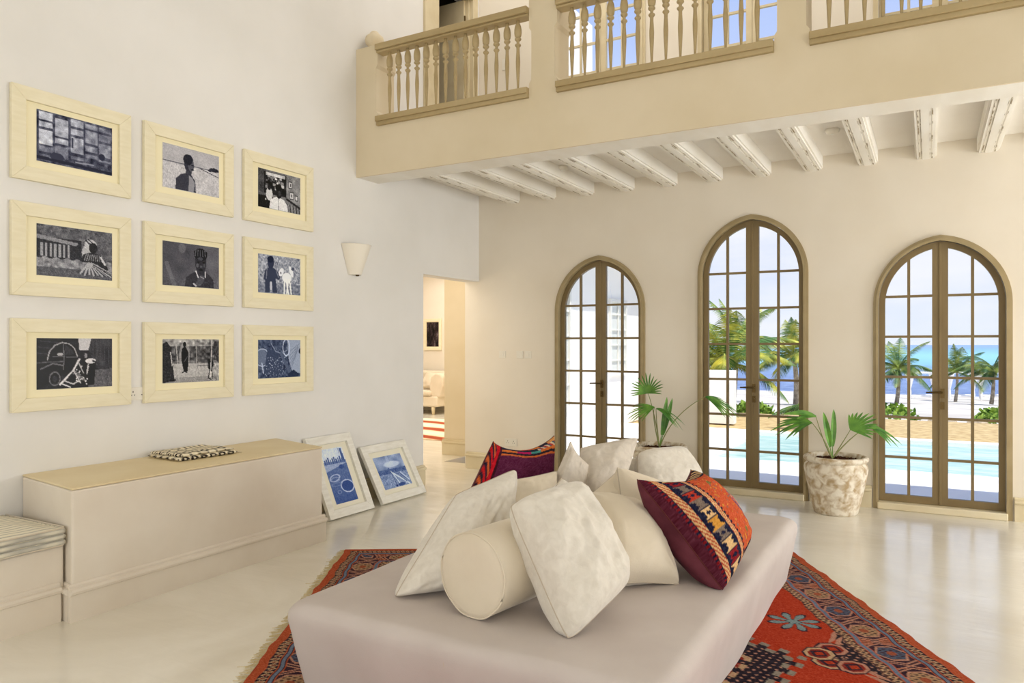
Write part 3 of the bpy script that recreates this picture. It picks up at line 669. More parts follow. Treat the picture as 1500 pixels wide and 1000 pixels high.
def print_mesh(cv, w, h, parent, name='photo_print', x=0, z=0, y=0):
    """flat print in local x,z facing -y"""
    H, Wd = cv.h, cv.w
    xs = np.linspace(-w/2, w/2, Wd)+x; zs = np.linspace(h/2, -h/2, H)+z
    X, Z = np.meshgrid(xs, zs)
    vs = np.stack([X.ravel(), np.full(X.size, y), Z.ravel()], 1)
    i = np.arange(H*Wd).reshape(H, Wd)
    fs = np.stack([i[:-1,:-1], i[1:,:-1], i[1:,1:], i[:-1,1:]], -1).reshape(-1, 4)
    me = bpy.data.meshes.new(name); me.from_pydata(vs.tolist(), [], fs.tolist()); me.update()
    o = bpy.data.objects.new(name, me); COL.objects.link(o); me.materials.append(M['print']); o.parent = parent
    pattern(o, np.clip((cv.a.reshape(-1, 3)-118)*1.28+112, 4, 250)); return o
def frame_parts(parent, w, h, mw, pw, ph, wood, mount, dep=.03, pz=0):
    keep = parent.location.copy(); parent.location = (0, 0, 0)
    """moulding of four mitred rails, stepped inside; mount with a bevelled window"""
    def rails(q, w, h, mw, y0, y1):
        a, b = w/2, h/2; c_, d_ = a-mw, b-mw
        for P in ([(-a,-b),(a,-b),(c_,-d_),(-c_,-d_)], [(a,-b),(a,b),(c_,d_),(c_,-d_)], [(a,b),(-a,b),(-c_,d_),(c_,d_)], [(-a,b),(-a,-b),(-c_,-d_),(-c_,d_)]):
            q.elev(P, y0, y1)
    q = MB(); rails(q, w, h, mw, -dep, 0); q.build('moulding', wood, parent, bevel=.0025)
    q = MB(); q.elev([(-w/2+mw-.002,-h/2+mw-.002),(w/2-mw+.002,-h/2+mw-.002),(w/2-mw+.002,h/2-mw+.002),(-w/2+mw-.002,h/2-mw+.002)], -.010, -.004)
    mo = q.build('mount', mount, parent)
    parent.location = keep
    return mo

prints = [[p_windows, p_beach_boy, p_shopkeeper], [p_leaning_woman, p_portrait, p_child_goat], [p_car_bicycle, p_robed_figure, p_engine]]
desc = [['cream framed photo of a window wall of glass panes', 'cream framed photo of a bare-chested boy on a beach', 'cream framed photo of a person in a white shirt'],
        ['cream framed photo of a woman leaning on a pale ledge', 'cream framed photo, dark portrait of a girl with a white collar', 'cream framed photo of a crouching child beside a pale goat'],
        ['cream framed dark photo of an old car and a bicycle', 'cream framed photo of a robed figure walking in a street', 'cream framed bluish photo with draped white cloth at its right']]
fr0 = empty('picture_frame'); frame_parts(fr0, .752, .562, .082, .485, .315, M['frame_wood'], M['mount'])
protos = [fr0]+[copy_tree(fr0) for _ in range(8)]
for rI, zc in enumerate([2.773, 2.078, 1.378]):
    for cI, yc in enumerate([2.728, 3.578, 4.434]):
        f = protos.pop(0)
        f.location = (XL+.001, yc, zc); f.rotation_euler = (0, 0, PI/2)
        tag(f, desc[rI][cI]+', on the left wall', 'picture frame', 'nine cream frames on the left wall')
        pr = prints[rI][cI]()
        print_mesh(pr, .478 if cI < 2 else .462, .315, [c for c in f.children if c.name.startswith('mount')][0], x=.012 if cI < 2 else .005, z=.006 if rI else .008, y=-.0115)
# two frames leaning on the wall below
def leaning(yc, w, h, lean, rz, label, cv, pw, ph, base_x):
    r = tag(empty('picture_frame', (base_x, yc, .001)), label, 'picture frame', 'white frames leaning on the left wall')
    mo = frame_parts(r, w, h, .075, pw, ph, M['frame_white'], M['mount_white'], dep=.035)
    print_mesh(cv, pw, ph, mo, y=-.0115)
    for ch in r.children_recursive:
        ch.data.transform(Matrix.Rotation(-lean, 4, 'X') @ Matrix.Translation((0, 0, h/2)))
    r.rotation_euler = (0, 0, PI/2+rz)
    lo = min((Matrix.Rotation(PI/2+rz, 4, 'Z') @ v.co).z for ch in r.children_recursive for v in ch.data.vertices)
    r.location.z = .002-lo
leaning(4.985, .57, .735, math.radians(24), 0, 'tall white frame with a blue beach print, leaning against the bench end', p_baskets(), .28, .50, -4.445)
leaning(5.745, .68, .585, math.radians(29), 0, 'squarish white frame with a blue boat print, leaning on the wall by the doorway', p_boat(), .42, .33, -4.455)

# ------------------------------------------------------------------ sconce, sockets, switches
r = tag(empty('wall_sconce', (XL, 5.36, 2.16)), 'white half-cone plaster uplighter on the left wall near the doorway', 'wall light')
q = MB(); prof = [(.075,0),(.078,.01),(.165,.275),(.170,.28),(.155,.28),(.07,.02)]
q.lathe(prof, (XL, 5.36, 2.16), 24, -PI/2, PI/2); q.add([(XL,5.285,2.16),(XL,5.435,2.16),(XL,5.53,2.44),(XL,5.19,2.44)], [(0,3,2,1)])
q.lathe([(0,.0),(.075,.0)], (XL, 5.36, 2.161), 24, -PI/2, PI/2)
sh = q.build('shade', M['ceramic'], r, smooth=False)
q = MB(); q.lathe([(0,-.014),(.016,-.012),(.02,0)], (XL+.045, 5.365, 2.161), 12); q.build('knob', M['brass'], sh, smooth=True)

def plate(name, loc, rz, w, h, label, kind, cat, group=None):
    """wall plate in local x,z facing -y"""
    r = empty(name, loc, rz); tag(r, label, cat, group)
    q = MB(); q.box((-w/2,-.009,-h/2), (w/2,0,h/2)); cp = q.build('cover_plate', M['plastic'], None, bevel=.002); cp.parent = r
    if kind == 'switch':
        q = MB(); q.box((-.012,-.014,-.018), (.012,-.009,.018)); o = q.build('rocker', M['plastic'], None, bevel=.002); o.parent = cp
    elif kind == 'socket':
        for c_ in ((0,) if w < .1 else (-w/4, w/4)):
            for dx, dz, a, b in ((0,.014,.0035,.005),(-.011,-.008,.004,.003),(.011,-.008,.004,.003)):
                q = MB(); q.box((c_+dx-a,-.0095,dz-b), (c_+dx+a,-.009,dz+b)); o = q.build('pin_hole', M['dark'], None); o.parent = cp
    return r
plate('wall_socket', (XL,3.168,1.165), PI/2, .15, .088, 'white double socket between the two lower-left frames', 'socket', 'socket')
plate('light_switch', (-4.421,YB,1.386), 0, .086, .086, 'white switch plate on the back wall nearest the room corner', 'switch', 'switch', 'switches by the first terrace door')
plate('light_switch', (-4.185,YB,1.386), 0, .086, .086, 'white switch plate, middle of three beside the first terrace door', 'switch', 'switch', 'switches by the first terrace door')
plate('light_switch', (-4.075,YB,1.386), 0, .086, .086, 'white switch plate nearest the first terrace door', 'switch', 'switch', 'switches by the first terrace door')
plate('wall_socket', (-4.305,YB,.352), 0, .16, .09, 'white double socket low on the back wall behind the purple cushion', 'socket', 'socket')
plate('light_switch', (-5.2,8.4,.55), 0, .07, .09, 'small pale plate at the edge of the passage wall', 'switch', 'switch')
plate('light_switch', (-4.375,YB,4.82), 0, .09, .13, 'pale switch plate on the upper gallery wall', 'switch', 'switch')

# ------------------------------------------------------------------ bench, low seat, mattress, cloth
def footed(name, poly, h, label, cat, top_m=None, body_m='plaster_bench'):
    cx = sum(p[0] for p in poly)/len(poly); cy = sum(p[1] for p in poly)/len(poly)
    r = tag(empty(name, (cx, cy, 0)), label, cat)
    q = MB(); q.prism(poly, .0, h-(.012 if top_m else 0)); q.build('body', M[body_m], r, bevel=.012)
    if top_m:
        q = MB(); q.prism(poly, h-.012, h); q.build('top', M[top_m], r, bevel=.005)
    return r
B = [(XL+.002,2.425),(-4.05,2.32),(-4.05,4.22),(XL+.002,4.41)]
r = footed('plaster_bench', B, .722, 'long cream plaster ledge built along the left wall under the frames', 'bench', 'bench_top')
def board(poly, r, h=.19, t=.022):
    o = skirting('skirting', poly, -1, h=h, t=t, m='plaster_bench'); o.parent = r
    o.data.transform(Matrix.Translation(-r.location)); return o
board([(-4.72,2.42),(-4.05,2.32)], r); board([(-4.05,2.30),(-4.05,4.24)], r); board([(-4.05,4.22),(-4.7,4.40)], r)
r = footed('low_seat', [(XL+.002,-.4),(-4.12,-.4),(-4.12,2.318),(XL+.002,2.41)], .412, 'low cream plaster seat at the far left, joining the higher ledge', 'seat')
board([(-4.12,-.4),(-4.12,2.29)], r, h=.2)
# mattress with three stitched rolls
def mattress():
    r = tag(empty('seat_mattress', (-4.43, 1.0, .412)), 'thin striped ticking mattress on the low seat', 'mattress')
    q = MB(); x0, x1, y0, y1, z0 = XL+.01, -4.10, -.3, 2.30, .414
    prof = []
    for k in range(3):
        for j in range(6):
            a = -PI/2+PI*j/5
            prof.append((.010*math.cos(a), .031*k+.0155+.0145*math.sin(a)))
    ny = 60; nx = 10; vs = []; fs = []
    cols = len(prof)
    for i in range(ny+1):
        y = y0+(y1-y0)*i/ny
        e = .003*math.sin(y*23)+.002*math.sin(y*57)
        row = [(x1+a+e*.6, y, z0+b) for a, b in prof]
        top = z0+prof[-1][1]
        for j in range(1, nx+1):
            t = j/nx
            row.append((x1+(x0-x1)*t, y, top+.016*math.sin(PI*min(1,t*1.02))**.5*(1-abs(2*i/ny-1)**14)+.003*math.sin(y*31+t*9)*min(1,t*6)))
        vs += row
    k = cols+nx
    for i in range(ny):
        for j in range(k-1):
            a = i*k+j; fs.append((a, a+k, a+k+1, a+1))
    fs.append(tuple(range((ny)*k, (ny+1)*k))); q.add(vs, fs)
    # far end rolls
    q.build('ticking_cover', M['ticking'], r, smooth=False)
    q = MB()
    for kk in range(3):
        z = z0+.031*kk+.0155
        q.tube([(x1,y1+.002,z),(x0+.02,y1+.004,z)], .0155, 8)
    q.build('end_rolls', M['ticking'], r, smooth=True)
    q = MB(); zt = z0+.093
    for z in (z0+.002, zt): q.tube([(x1+.006,y0,z),(x1+.006,y1,z),(x1-.02,y1+.015,z),(x0+.03,y1+.015,z)], .004, 6)
    q.build('piping', M['cream_fabric'], r, smooth=True)

mattress()
# folded black and cream cloth: two folds with a fringe
def folded_cloth():
    r = tag(empty('folded_throw', (-4.5, 3.44, .722)), 'folded cream cotton throw with black block-printed rings on the ledge', 'throw')
    def layer(z0, z1, x0, x1, y0, y1, rz, name, ph):
        nx, ny = 40, 60; vs = []; cols = []
        for i in range(ny):
            for j in range(nx):
                u, v = j/(nx-1)*2-1, i/(ny-1)*2-1
                # superellipse roll at the border
                e = max(abs(u), abs(v)); k = max(0, (e-.9)/.1)
                z = z1 - (z1-z0)*.5*k**2
                x = (x0+x1)/2+u*(x1-x0)/2; y = (y0+y1)/2+v*(y1-y0)/2
                z += .004*noise.noise(Vector((x*14, y*14, ph)))
                vs.append((x, y, z))
                X, Y = x*1.0, y*1.0
                a = math.hypot(((X*14) % 1)-.5, ((Y*14+ph) % 1)-.5)
                st = math.sin(Y*150+8*X+2.5*math.sin(X*30))
                if v < -.15: black = (.28 < a < .42) or a < .08
                else: black = st > .62
                if u > .55: black = (.18 < a < .42)
                cols.append((44,36,32) if black else (238,226,198))
        n = nx*ny
        q = MB(); fs = [(i*nx+j, i*nx+j+1, (i+1)*nx+j+1, (i+1)*nx+j) for i in range(ny-1) for j in range(nx-1)]
        vb = [(x, y, 2*((z0+z1)/2)-z) for x, y, z in vs]
        vb = [(x, y, z0+(z1-z)*.98) for x, y, z in vs]
        fs += [tuple(reversed([a+n for a in f])) for f in fs]
        bd = [j for j in range(nx)]+[i*nx+nx-1 for i in range(1,ny)]+[(ny-1)*nx+j for j in range(nx-2,-1,-1)]+[i*nx for i in range(ny-2,0,-1)]
        for a, b in zip(bd, bd[1:]+bd[:1]): fs.append((a, a+n, b+n, b))
        q.add(vs+vb, fs)
        o = q.build(name, M['cotton'], r, smooth=True)
        o.data.transform(Matrix.Rotation(rz, 4, 'Z'))
        pattern(o, cols+cols); return o
    layer(.723, .748, -4.69, -4.33, 3.20, 3.66, math.radians(-3), 'lower_fold', 0.)
    layer(.747, .768, -4.68, -4.35, 3.215, 3.64, math.radians(1), 'upper_fold', .5)
    q = MB()
    for k in range(46):
        x = -4.67+.0075*k; q.tube([(x,3.655,.738),(x+rng.normal(0,.006),3.675,.728),(x+rng.normal(0,.01),3.70,.7245)], .0014, 4)
    q.build('fringe', M['cream_fabric'], r)
folded_cloth()

# ------------------------------------------------------------------ daybed
BX0, BX1, BY0, BY1, BH = -2.42, -.73, 2.27, 5.04, .40
def daybed():
    r = tag(empty('daybed', ((BX0+BX1)/2, (BY0+BY1)/2, 0)), 'large low daybed under a fitted cream linen cover, heaped with cushions', 'daybed')
    # cover: rounded-rectangle loops from floor to the middle of the top
    def loop(ins, z, rad, n=14, wob=0):
        pts = []
        x0, x1, y0, y1 = BX0+ins, BX1-ins, BY0+ins, BY1-ins
        cs = [(x1-rad,y0+rad,-PI/2),(x1-rad,y1-rad,0),(x0+rad,y1-rad,PI/2),(x0+rad,y0+rad,PI)]
        for ci, (cx, cy, a0) in enumerate(cs):
            for k in range(n+1):
                a = a0+PI/2*k/n; pts.append([cx+rad*math.cos(a), cy+rad*math.sin(a)])
            nx, ny, na = cs[(ci+1)%4]
            ex, ey = cx+rad*math.cos(a0+PI/2), cy+rad*math.sin(a0+PI/2)
            sx, sy = nx+rad*math.cos(na), ny+rad*math.sin(na)
            for k in range(1, 40):
                t = k/40; pts.append([ex+(sx-ex)*t, ey+(sy-ey)*t])
        out = []
        for x, y in pts:
            f = noise.noise(Vector((x*2.3, y*2.3, z*1.5)))*wob
            dx, dy = x-(BX0+BX1)/2, y-(BY0+BY1)/2; L = math.hypot(dx, dy) or 1
            out.append((x+dx/L*f, y+dy/L*f, z))
        return out
    rings = [loop(.06, .012, .05, wob=.02), loop(.045, .09, .05, wob=.02), loop(.025, .18, .055, wob=.018), loop(.01, .27, .06, wob=.012), loop(.0, .325, .065, wob=.006)]
    R = .06
    for k in range(1, 8):
        a = PI/2*k/7; rings.append(loop(R*(1-math.cos(a)), BH-R+R*math.sin(a), .065+.02*k/7, wob=.003))
    for ins in (.12, .25, .4, .55, .7): rings.append(loop(ins, BH+.004, .08))
    vs = [list(v) for q_ in rings for v in q_]; n = len(rings[0])
    for i, v in enumerate(vs):
        if v[2] > BH-.01: v[2] += .006*noise.noise(Vector((v[0]*3, v[1]*3, 0)))
    fs = [(j*n+i, j*n+(i+1)%n, (j+1)*n+(i+1)%n, (j+1)*n+i) for j in range(len(rings)-1) for i in range(n)]
    fs.append(tuple(range((len(rings)-1)*n, len(rings)*n)))
    q = MB(); q.add(vs, fs); q.build('fitted_cover', M['linen'], r, smooth=True)
    q = MB(); q.box((BX0+.09,BY0+.09,.006), (BX1-.09,BY1-.09,.03)); q.build('base', M['dark'], r)
    q = MB()
    x = -1.575
    q.tube([(x,BY0+.058,.02),(x,BY0+.03,.18),(x,BY0+.001,.32)], .0022, 6); q.build('front_seam', M['linen_seam'], r); q = MB()
    y = 4.38
    q.tube([(BX1-.20,y,BH+.003),(-1.2,y+.01,BH+.005)], .0025, 6)
    q.build('top_seam', M['linen_seam'], r)
daybed()

# bolster
def bolster():
    c = Vector((-1.60, 2.505, BH+.176)); d = Vector((.16, .985, .0)).normalized()
    r = tag(empty('bolster_cushion', (c.x, c.y, BH)), 'round cream bolster lying on the daybed between the front cushions', 'bolster')
    M4 = d.to_track_quat('Z', 'Y').to_matrix().to_4x4()
    R, L = .172, .52
    prof = [(0,-.012),(R*.5,-.011),(R*.85,-.006),(R*.96,0),(R*.995,.008),(R,.03),(R*1.015,L*.5),(R,L-.03),(R*.97,L),(R*.5,L+.01),(0,L+.012)]
    q = MB(); q.lathe(prof, c, 56, M4=M4); q.build('cover', M['cream_fabric'], r, smooth=True)
    for t in (0.002, L-.004):
        q = MB(); pts = []
        for k in range(72):
            a = 2*PI*k/72; v = M4 @ Vector(((R*.985+.0015*math.sin(a*9))*math.cos(a), (R*.985+.0015*math.sin(a*9))*math.sin(a), t)); pts.append(c+v)
        q.tube(pts, .0042, 6, closed=True); q.build('piping', M['cream_fabric'], r, smooth=True)
bolster()

# cushions: corners TL, TR, BR, BL in the room, then plumpness
CU = {
  'left': ((-1.951, 2.918, 0.799), (-1.808, 3.251, 0.886), (-1.801, 2.945, 0.364), (-2.026, 2.531, 0.402), 0.175),
  'front': ((-1.504, 2.619, 0.854), (-1.342, 2.975, 0.903), (-1.072, 2.863, 0.519), (-1.167, 2.488, 0.39), 0.155),
  'behindfront': ((-1.484, 3.09, 0.888), (-1.318, 3.333, 0.632), (-1.331, 3.038, 0.358), (-1.569, 2.904, 0.693), 0.12),
  'rightcentre': ((-1.489, 3.316, 0.779), (-1.27, 3.555, 0.707), (-0.994, 3.332, 0.399), (-1.293, 2.968, 0.44), 0.145),
  'kilim': ((-1.197, 3.286, 0.879), (-1.111, 3.909, 0.84), (-0.823, 3.876, 0.471), (-0.796, 3.317, 0.405), 0.15),
  'purple': ((-2.365, 3.947, 0.906), (-2.161, 4.407, 0.908), (-2.055, 4.123, 0.397), (-2.39, 3.588, 0.52), 0.11),
  'small': ((-1.976, 3.478, 0.769), (-1.817, 3.74, 0.796), (-1.806, 3.574, 0.522), (-1.929, 3.275, 0.518), 0.09),
  'grey': ((-1.817, 3.912, 0.945), (-1.724, 3.965, 0.806), (-1.645, 3.665, 0.411), (-1.937, 3.73, 0.57), 0.12),
  'grey2': ((-1.892, 4.214, 0.863), (-1.664, 4.63, 0.892), (-1.644, 4.182, 0.556), (-1.782, 3.874, 0.441), 0.14),
  'white': ((-1.627, 4.479, 0.828), (-1.454, 4.921, 0.817), (-1.21, 4.772, 0.426), (-1.509, 4.259, 0.433), 0.14),
  'low1': ((-1.55, 4.005, 0.79), (-1.308, 3.97, 0.592), (-1.447, 3.661, 0.385), (-1.661, 3.656, 0.633), 0.1),
  'low2': ((-1.493, 3.808, 0.835), (-1.371, 4.164, 0.711), (-1.298, 3.976, 0.422), (-1.382, 3.641, 0.488), 0.1),
  'back': ((-1.781, 4.679, 0.733), (-1.663, 4.86, 0.741), (-1.531, 4.648, 0.437), (-1.707, 4.376, 0.458), 0.08),
}
def cushion(key, name, label, m, n=44, pinch=.045, sag=0., back=None, colf=None, piping=True, wr=.006, seed=0, group=None, rc=.03, soft=.38):
    TL, TR, BR, BL, th = CU[key]; P = [Vector(p) for p in (TL, TR, BR, BL)]
    TL, TR, BR, BL = P
    base = (TL+TR+BR+BL)/4; low = min(p.z for p in P)
    org = Vector((base.x, base.y, max(BH, low)))
    nrm = (TR-BL).cross(TL-BR).normalized()
    if nrm.y > 0: nrm = -nrm        # front faces the photographer
    up = ((TL+TR)-(BL+BR)).normalized()
    r = tag(empty(name, org), label, 'cushion', group)
    def pt(s, t, side):
        k = pinch
        ss = s*(1-k*(1-t*t)**1.0*abs(s)**3) ; tt = t*(1-k*(1-s*s)*abs(t)**3)
        rr = 1-rc*(s*s*t*t)**2; ss *= rr; tt *= rr
        u, v = (ss+1)/2, (tt+1)/2
        p = (BL*(1-u)+BR*u)*(1-v)+(TL*(1-u)+TR*u)*v
        if sag and t > 0: p = p-up*sag*(1-s*s)**.8*t**2
        e = max(0, (1-s*s)*(1-t*t))
        h = th*1.12*(e**soft)*(1+.14*(-t))
        w = noise.noise(Vector((s*1.7+seed, t*1.7, side*3.+seed)))*wr*3.4 + (1-abs(noise.noise(Vector((s*2.6+seed*3, t*1.2, side*9.)))))**6*wr*1.2 + noise.noise(Vector((s*7+seed*2, t*7, side*5.)))*wr
        # corner creases fan into the body
        a = math.atan2(1-abs(t)+1e-6, 1-abs(s)+1e-6); dc = math.hypot(1-abs(s), 1-abs(t))
        w += .006*math.sin(a*13+seed)*math.exp(-((dc-.35)/.22)**2)
        p = p+nrm*side*(h*(1+0)+w*min(1, e*3))
        if p.z < BH+.006: p.z = BH+.006+ .02*(p.z-BH)*0
        return p
    g = [math.sin(PI/2*(2*i/(n-1)-1))*.5+(2*i/(n-1)-1)*.5 for i in range(n)]
    F = [pt(s, t, 1) for t in g for s in g]; Bk = [pt(s, t, -1) for t in g for s in g]
    st = [(s, t) for t in g for s in g]
    idx = lambda i, j: i*n+j
    # is (s,t) grid wound so that it faces nrm
    ccw = ((F[idx(0,1)]-F[idx(0,0)]).cross(F[idx(1,0)]-F[idx(0,0)])).dot(nrm) > 0 if False else (BR-BL).cross(TL-BL).dot(nrm) > 0
    def shell(pts, flip, nm, mm):
        q = MB(); fs = []
        for i in range(n-1):
            for j in range(n-1):
                f = (idx(i,j), idx(i,j+1), idx(i+1,j+1), idx(i+1,j)); fs.append(f if not flip else tuple(reversed(f)))
        q.add(pts, fs); return q.build(nm, mm, r, smooth=True)
    if back is None and colf is None:
        q = MB(); fs = []
        for i in range(n-1):
            for j in range(n-1):
                f = (idx(i,j), idx(i,j+1), idx(i+1,j+1), idx(i+1,j)); fs.append(f if ccw else tuple(reversed(f)))
                f2 = tuple(a+n*n for a in f); fs.append(tuple(reversed(f2)) if ccw else f2)
        q.add(F+Bk, fs); o = q.build('cover', m, r, smooth=True)
    else:
        o = shell(F, not ccw, 'woven_face', m); pattern(o, colf(st)); shell(Bk, ccw, 'velvet_back', back)
    if piping:
        bd = [idx(0,j) for j in range(n)]+[idx(i,n-1) for i in range(1,n)]+[idx(n-1,j) for j in range(n-2,-1,-1)]+[idx(i,0) for i in range(n-2,0,-1)]
        q = MB(); q.tube([F[k]*.5+Bk[k]*.5 for k in bd], .0032, 5, closed=True); q.build('seam', M['linen_seam'] if back is None else M['tassel'], r, smooth=True)
    return r
M['tassel'] = mat('tassel_thread', (96,50,48), .9, .1)

def kilim(st):
    """long band of squares at the left edge, guard stripes, red field with a magenta lozenge"""
    out = []
    navy, red, orange, cream, ochre, gre, wine, mag, dred = (30,32,54), (176,56,38), (206,104,48), (214,176,124), (200,142,60), (120,104,92), (86,34,48), (190,30,70), (134,32,36)
    sq = [cream, dred, cream, gre, ochre, cream, gre, red, gre, dred, cream, orange, gre, red]
    for s, t in st:
        u, v = (s+1)/2, (t+1)/2; j = rng.normal(0, 9)
        w = min(u, 1-u) if False else u
        zig = .012*(1 if math.sin(v*150) > 0 else -1)
        if w < .016: c = wine
        elif w < .030: c = dred if math.sin(v*190) > -.2 else navy
        elif w < .035: c = navy
        elif w < .075: c = cream if math.sin(v*120+w*300) > -.3 else red
        elif w < .086: c = navy
        elif w < .27:
            k = v*11; i = int(k) % 14; f = k % 1; x = (w-.086)/.184
            base = sq[i]
            if abs(x-.5)+abs(f-.5) < .2: c = navy if i % 2 else base
            elif abs(f-.5) > .47: c = navy
            elif (abs(x-.5) > abs(f-.5)) and .30 < abs(x-.5)+abs(f-.5)*.6: c = navy
            else: c = base
        elif w < .285: c = navy
        elif w < .345: c = cream if math.sin(v*110-w*280) > -.3 else red
        elif w < .36+zig: c = navy
        else:
            # field
            x = abs(w-.90); y = abs(v-.48)
            d = x*1.05+y*.72
            if v > .93 or v < .06: c = cream if math.sin(w*90) > 0 else navy
            elif v > .905 or v < .085: c = navy
            elif d < .17: c = mag if (int(w*46)+int(v*40)) % 5 else cream
            elif d < .20: c = navy if d > .185 else cream
            elif d < .225: c = (70,80,120)
            else:
                c = (192,84,50)
                g_ = noise.noise(Vector((w*26, v*26, 2)))
                if g_ > .42: c = ochre
                elif g_ < -.46: c = gre
                if math.hypot(w-.55, v-.75) < .03 or math.hypot(w-.56, v-.2) < .03: c = (120,110,60)
        out.append(tuple(a+j for a in c))
    return out
def kilim_top(st):
    """plum velvet with a woven band along the top edge and the left side"""
    out = []
    for s, t in st:
        u, v = (s+1)/2, (t+1)/2; j = rng.normal(0, 7); d = 1-v
        dd = d+.03*math.sin(u*9)
        if u < .13: c = [(200,34,40), (40,32,52), (206,96,50), (44,34,48)][int(u*60+v*14) % 4] if u < .07 else ((190,26,40) if u < .10 else (60,24,36))
        elif dd < .07: c = [(208,120,52),(42,42,58),(214,150,90),(200,70,44)][int(u*7) % 4]
        elif dd < .14: c = (36,44,58) if u < .66 else [(176,60,50),(210,190,160),(60,84,104)][int(u*30+v*30) % 3]
        elif dd < .19: c = (204,108,48) if u < .35 or u > .7 else ((170,30,84) if u < .55 else (70,140,130))
        elif dd < .235: c = (40,36,46)
        elif dd < .265: c = (196,100,50)
        else: c = (88,34,62)
        out.append(tuple(a+j for a in c))
    return out
G = 'cream cushions heaped on the daybed'
cushion('back', 'throw_cushion', 'white cushion mostly hidden at the far end of the daybed heap, beside the window', M['velvet'], n=28, seed=9, group=G)
cushion('white', 'throw_cushion', 'bright white cushion in front of the pot at the far right of the heap', M['velvet'], pinch=.03, seed=5, rc=.10, group=G)
cushion('grey2', 'throw_cushion', 'wide greyish cream cushion at the back of the heap, against the first door', M['grey_velvet'], seed=4, group=G)
cushion('grey', 'throw_cushion', 'greyish cushion standing on its corner, just right of the plum cushion', M['grey_velvet'], pinch=.12, seed=3, group=G)
cushion('purple', 'kilim_cushion', 'plum velvet cushion with a bright woven top band, at the back left of the daybed', M['woven'], n=90, sag=.085, pinch=.06, back=M['purple'], colf=kilim_top, seed=2, piping=True, wr=.003)
cushion('low1', 'throw_cushion', 'plain cream cushion lying low in the middle of the heap, only a triangle in view', M['cream_fabric'], n=32, seed=6, group=G)
cushion('low2', 'throw_cushion', 'small cream cushion with a pointed corner, directly behind the red kilim cushion', M['cream_fabric'], n=32, seed=7, group=G)
cushion('small', 'throw_cushion', 'thin flat cream cushion in front of the plum velvet one', M['cream_fabric'], n=32, pinch=.05, seed=8, group=G)
cushion('behindfront', 'throw_cushion', 'cream cushion peeking as a peak above the frontmost cushion', M['velvet'], n=36, seed=10, group=G)
cushion('rightcentre', 'throw_cushion', 'smooth yellowish cream cushion leaning between the frontmost and the kilim cushion', M['cream_fabric'], pinch=.09, seed=11, wr=.004, group=G)
cushion('left', 'throw_cushion', 'large plump cream velvet cushion leaning at the left of the bolster', M['velvet'], pinch=.04, seed=12, wr=.009, soft=.36, rc=.05, group=G)
cushion('kilim', 'kilim_cushion', 'red and navy kilim cushion with a plum velvet back at the right of the heap', M['woven'], n=130, sag=.07, pinch=.07, back=M['purple'], colf=kilim, seed=13, wr=.003)
cushion('front', 'throw_cushion', 'frontmost cream velvet cushion with a stitched seam down its left side', M['velvet'], pinch=.02, seed=14, wr=.009, rc=.07, soft=.33, group=G)

